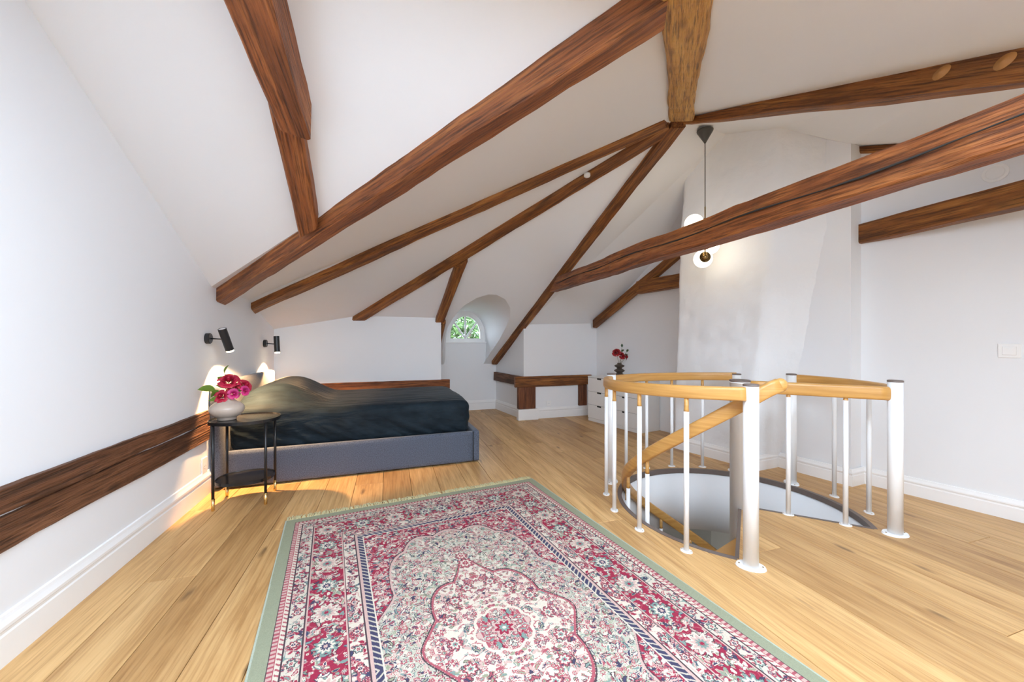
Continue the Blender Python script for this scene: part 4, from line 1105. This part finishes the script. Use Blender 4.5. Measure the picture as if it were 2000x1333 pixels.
for k in range(16):
    for dd in (0.135, 0.365):
        yy = RLN / 2 - dd - k * 0.098
        if yy > -0.02: stamp(RWD / 2 - dd, max(yy, 0), rosette(0.020, (ROSE, CREAM, NAVY, PINK) if k % 2 else (TEAL, CREAM, BURG, PINK), 6), 0.035)
        xx = RWD / 2 - dd - k * 0.098
        if xx > -0.02: stamp(max(xx, 0), RLN / 2 - dd, rosette(0.020, (ROSE, CREAM, NAVY, PINK) if k % 2 else (TEAL, CREAM, BURG, PINK), 6), 0.035)
# field with crimson spandrels and a lobed cream medallion
fx, fy = RWD / 2 - 0.446, RLN / 2 - 0.446
field = D >= 0.446
ex, ey = qx / fx, qy / fy
# scalloped inner ground
tt = np.arctan2(ey, ex); rad = (ex ** 3.2 + ey ** 3.2) ** (1 / 3.2)
sst = np.clip((ey - 0.14) / 0.24, 0, 1); sst = sst * sst * (3 - 2 * sst)
lim = 1.03 - 0.20 * sst + 0.045 * np.abs(np.sin(7 * tt))
inner = field & (rad < lim); edge = field & (np.abs(rad - lim) < 0.014)
img[field] = BURG; img[inner] = FIELD
spand = field & ~inner
vines(spand, PINK, 55, 0.20, 5); scatter(spand, 620, (CREAM, CREAM, PINK, NAVY, TEAL, ROSE), 0.004, 0.011, None, 0.3)
vines(inner, TEAL, 55, 0.20, 6); vines(inner, PINK, 50, 0.14, 7)
scatter(inner, 2600, (CREAM, CREAM, CREAM, FIELD, FIELD, PINK, SAGE, TEAL, NAVY, ROSE), 0.004, 0.011, None, 0.25)
img[field & (np.abs(rad - lim) < 0.009)] = PINK; img[field & (np.abs(rad - lim - 0.013) < 0.004)] = DK
rm = np.hypot(qx / 0.34, qy / 0.52); tm = np.arctan2(qy / 0.52, qx / 0.34)
lm = 0.78 + 0.10 * np.abs(np.cos(4 * tm)) + 0.16 * np.exp(-((tm - PI / 2) / 0.16) ** 2) + 0.10 * np.exp(-(tm / 0.16) ** 2)
med = rm < lm; img[med] = CREAM
vines(med, ROSE, 60, 0.20, 8); scatter(med, 420, (PINK, PINK, CREAM, SAGE, ROSE, NAVY, TEAL), 0.004, 0.010, None, 0.4)
img[np.abs(rm - lm) < 0.014] = ROSE; img[np.abs(rm - lm - 0.024) < 0.008] = DK
for k in range(12):
    a = k * PI / 22; stamp(0.34 * 0.62 * math.cos(a), 0.52 * 0.62 * math.sin(a), rosette(0.030, (ROSE, CREAM, TEAL, BURG), 7), 0.045) if k % 3 == 0 else None
rc = np.hypot(Xg, Yg); tc_ = np.arctan2(Yg, Xg); lc = 0.112 + 0.016 * np.abs(np.cos(4 * tc_))
cen = rc < lc; img[cen] = BURG; scatter(cen, 90, (CREAM, PINK, TEAL, ROSE), 0.006, 0.012, None, 0.4); img[np.abs(rc - lc) < 0.006] = CREAM
stamp(0, 0, rosette(0.058, (PINK, BURG, TEAL, CREAM), 8), 0.11)
for k in range(3):
    stamp(0.0, 0.52 * 1.02 + 0.075 * k - 0.02, rosette(0.045 - 0.01 * k, (ROSE, CREAM, BURG, PINK), 8), 0.07)
img *= 0.84 * (0.94 + 0.12 * rng.rand(ny, nx, 1))
img = np.clip(img, 0, 1)
vxs = np.linspace(-RWD / 2, RWD / 2, nx + 1); vys = np.linspace(-RLN / 2, RLN / 2, ny + 1)
VX2, VY2 = np.meshgrid(vxs, vys)
VZ2 = 0.008 + 0.0006 * np.sin(VX2 * 9 + VY2 * 4)
co = np.stack([VX2, VY2, VZ2], -1).reshape(-1, 3)
ii, jj = np.meshgrid(np.arange(nx), np.arange(ny)); a = (jj * (nx + 1) + ii).reshape(-1)
quads = np.stack([a, a + 1, a + nx + 2, a + nx + 1], -1)
me = bpy.data.meshes.new('pile'); nq = len(quads)
me.vertices.add(len(co)); me.vertices.foreach_set('co', co.astype(np.float32).ravel())
me.loops.add(nq * 4); me.loops.foreach_set('vertex_index', quads.astype(np.int32).ravel())
me.polygons.add(nq); me.polygons.foreach_set('loop_start', (np.arange(nq) * 4).astype(np.int32))
me.update(calc_edges=True)
ca = me.color_attributes.new('weave', 'FLOAT_COLOR', 'CORNER')
rgba = np.ones((nq, 4, 4), np.float32); rgba[:, :, :3] = img.reshape(-1, 1, 3); ca.data.foreach_set('color', rgba.ravel())
m, nt, b = mat_new('woven_rug')
at = N(nt, 'ShaderNodeAttribute', attribute_name='weave'); tc = N(nt, 'ShaderNodeTexCoord')
nz = noise_n(nt, tc.outputs['Object'], 420, 2); rp = ramp(nt, [(0.3, (0.84, 0.84, 0.84)), (0.7, (1, 1, 1))]); nt.links.new(nz.outputs[0], rp.inputs[0])
nt.links.new(mix(nt, 1.0, at.outputs['Color'], rp.outputs[0], 'MULTIPLY'), b.inputs['Base Color'])
b.inputs['Roughness'].default_value = 0.95; b.inputs['Specular IOR Level'].default_value = 0.1
bump(nt, b, nz.outputs[0], 0.4, 0.003); M['rug'] = m
rug = thing('rug', 'Persian-style rug with crimson floral borders and a cream medallion on the oak floor', 'rug', (0.452, 1.532, 0.001), math.radians(-7.6))
rug.rotation_euler = (0, 0, math.radians(7.6))
link('pile', me, M['rug'], rug)
M['sage_edge'] = fabric('sage_selvedge', (0.36, 0.40, 0.32), 300, 0.12)
box('binding', (-RWD / 2 - 0.006, -RLN / 2, 0.0), (-RWD / 2 + 0.004, RLN / 2, 0.0085), M['sage_edge'], rug, 0.002, 1)
box('binding', (RWD / 2 - 0.004, -RLN / 2, 0.0), (RWD / 2 + 0.006, RLN / 2, 0.0085), M['sage_edge'], rug, 0.002, 1)
M['fringe'] = fabric('fringe_wool', (0.60, 0.55, 0.30), 200, 0.25)
for sy in (-1, 1):
    v = []; f = []; rnd = random.Random(9 + sy)
    for i in range(420):
        x = -RWD / 2 + RWD * (i + 0.5) / 420 + rnd.uniform(-0.003, 0.003); L = rnd.uniform(0.050, 0.080); sk = rnd.uniform(-0.022, 0.022)
        pts = [(x, sy * (RLN / 2 - 0.004), 0.006), (x + sk * 0.4, sy * (RLN / 2 + L * 0.5), 0.006 + rnd.uniform(0, 0.004)), (x + sk, sy * (RLN / 2 + L), 0.003)]
        a_, b_ = tube_geo(pts, [0.0028, 0.0026, 0.0016], 5); o_ = len(v); v += a_; f += [tuple(k + o_ for k in q) for q in b_]
    fo = link('fringe', mesh('fringe', v, f), M['fringe'], rug); fo['kind'] = 'stuff'

# ------------------------------------------------------------------ tree outside the dormer
M['foliage'] = plain('tree_foliage', (0.055, 0.12, 0.022), 0.6, var=0.5)  # mottled leaf green
M['bark'] = plain('bark', (0.10, 0.07, 0.05), 0.8)
te = thing('garden_tree', 'leafy green garden tree seen through the arched window', 'tree', (1.9, 11.6, -6.0))
tube('trunk', [(0, 0, 0), (0.05, 0, 4.0), (0, 0.05, 7.2)], [0.20, 0.14, 0.05], M['bark'], te)
for i in range(5):
    a = i * 1.3; tube('branch', [(0, 0, 5.4 + i * 0.3), (0.7 * math.cos(a), 0.7 * math.sin(a), 6.2 + i * 0.3)], [0.05, 0.02], M['bark'], te, 8)
v = []; f = []; rnd = random.Random(4)
for i in range(9000):
    while True:
        p = Vector((rnd.uniform(-1, 1), rnd.uniform(-1, 1), rnd.uniform(-1, 1)))
        if 0.25 < p.length < 1: break
    p = Vector((p.x * 1.5, p.y * 1.0, 7.35 + p.z * 1.05 + 0.25 * noise.noise(p * 3)))
    if noise.noise(p * 1.7) < -0.20: continue
    d1 = Vector((rnd.uniform(-1, 1), rnd.uniform(-1, 1), rnd.uniform(-1, 1))).normalized() * 0.075; d2 = d1.orthogonal().normalized() * 0.032
    k = len(v); v += [p - d1, p + d2, p + d1, p - d2]; f.append((k, k + 1, k + 2, k + 3))
fo = link('foliage', mesh('foliage', v, f), M['foliage'], te); fo['kind'] = 'stuff'

M['lawn'] = plain('lawn', (0.10, 0.13, 0.06), 0.9, var=0.3)
tag(box('ground', (-40, -40, -6.2), (45, 45, -6.0), M['lawn']), kind='structure')  # unseen ground, added to cut the sky light coming from below
# sampling portals at the added front and roof openings and the dormer window
portal((1.0, YF - 0.02, 0.85), (PI / 2, 0, 0), 0.6, 1.2)
for (xa, ya, xb, yb) in ADDED_SKYLIGHTS:
    portal(((xa + xb) / 2, (ya + yb) / 2, zF((ya + yb) / 2) + 0.02), (math.atan(0.349), 0, 0), xb - xa, (yb - ya) * 1.06)
portal((wx, YN + 0.2, 1.45), (-PI / 2, 0, 0), 0.7, 0.6)
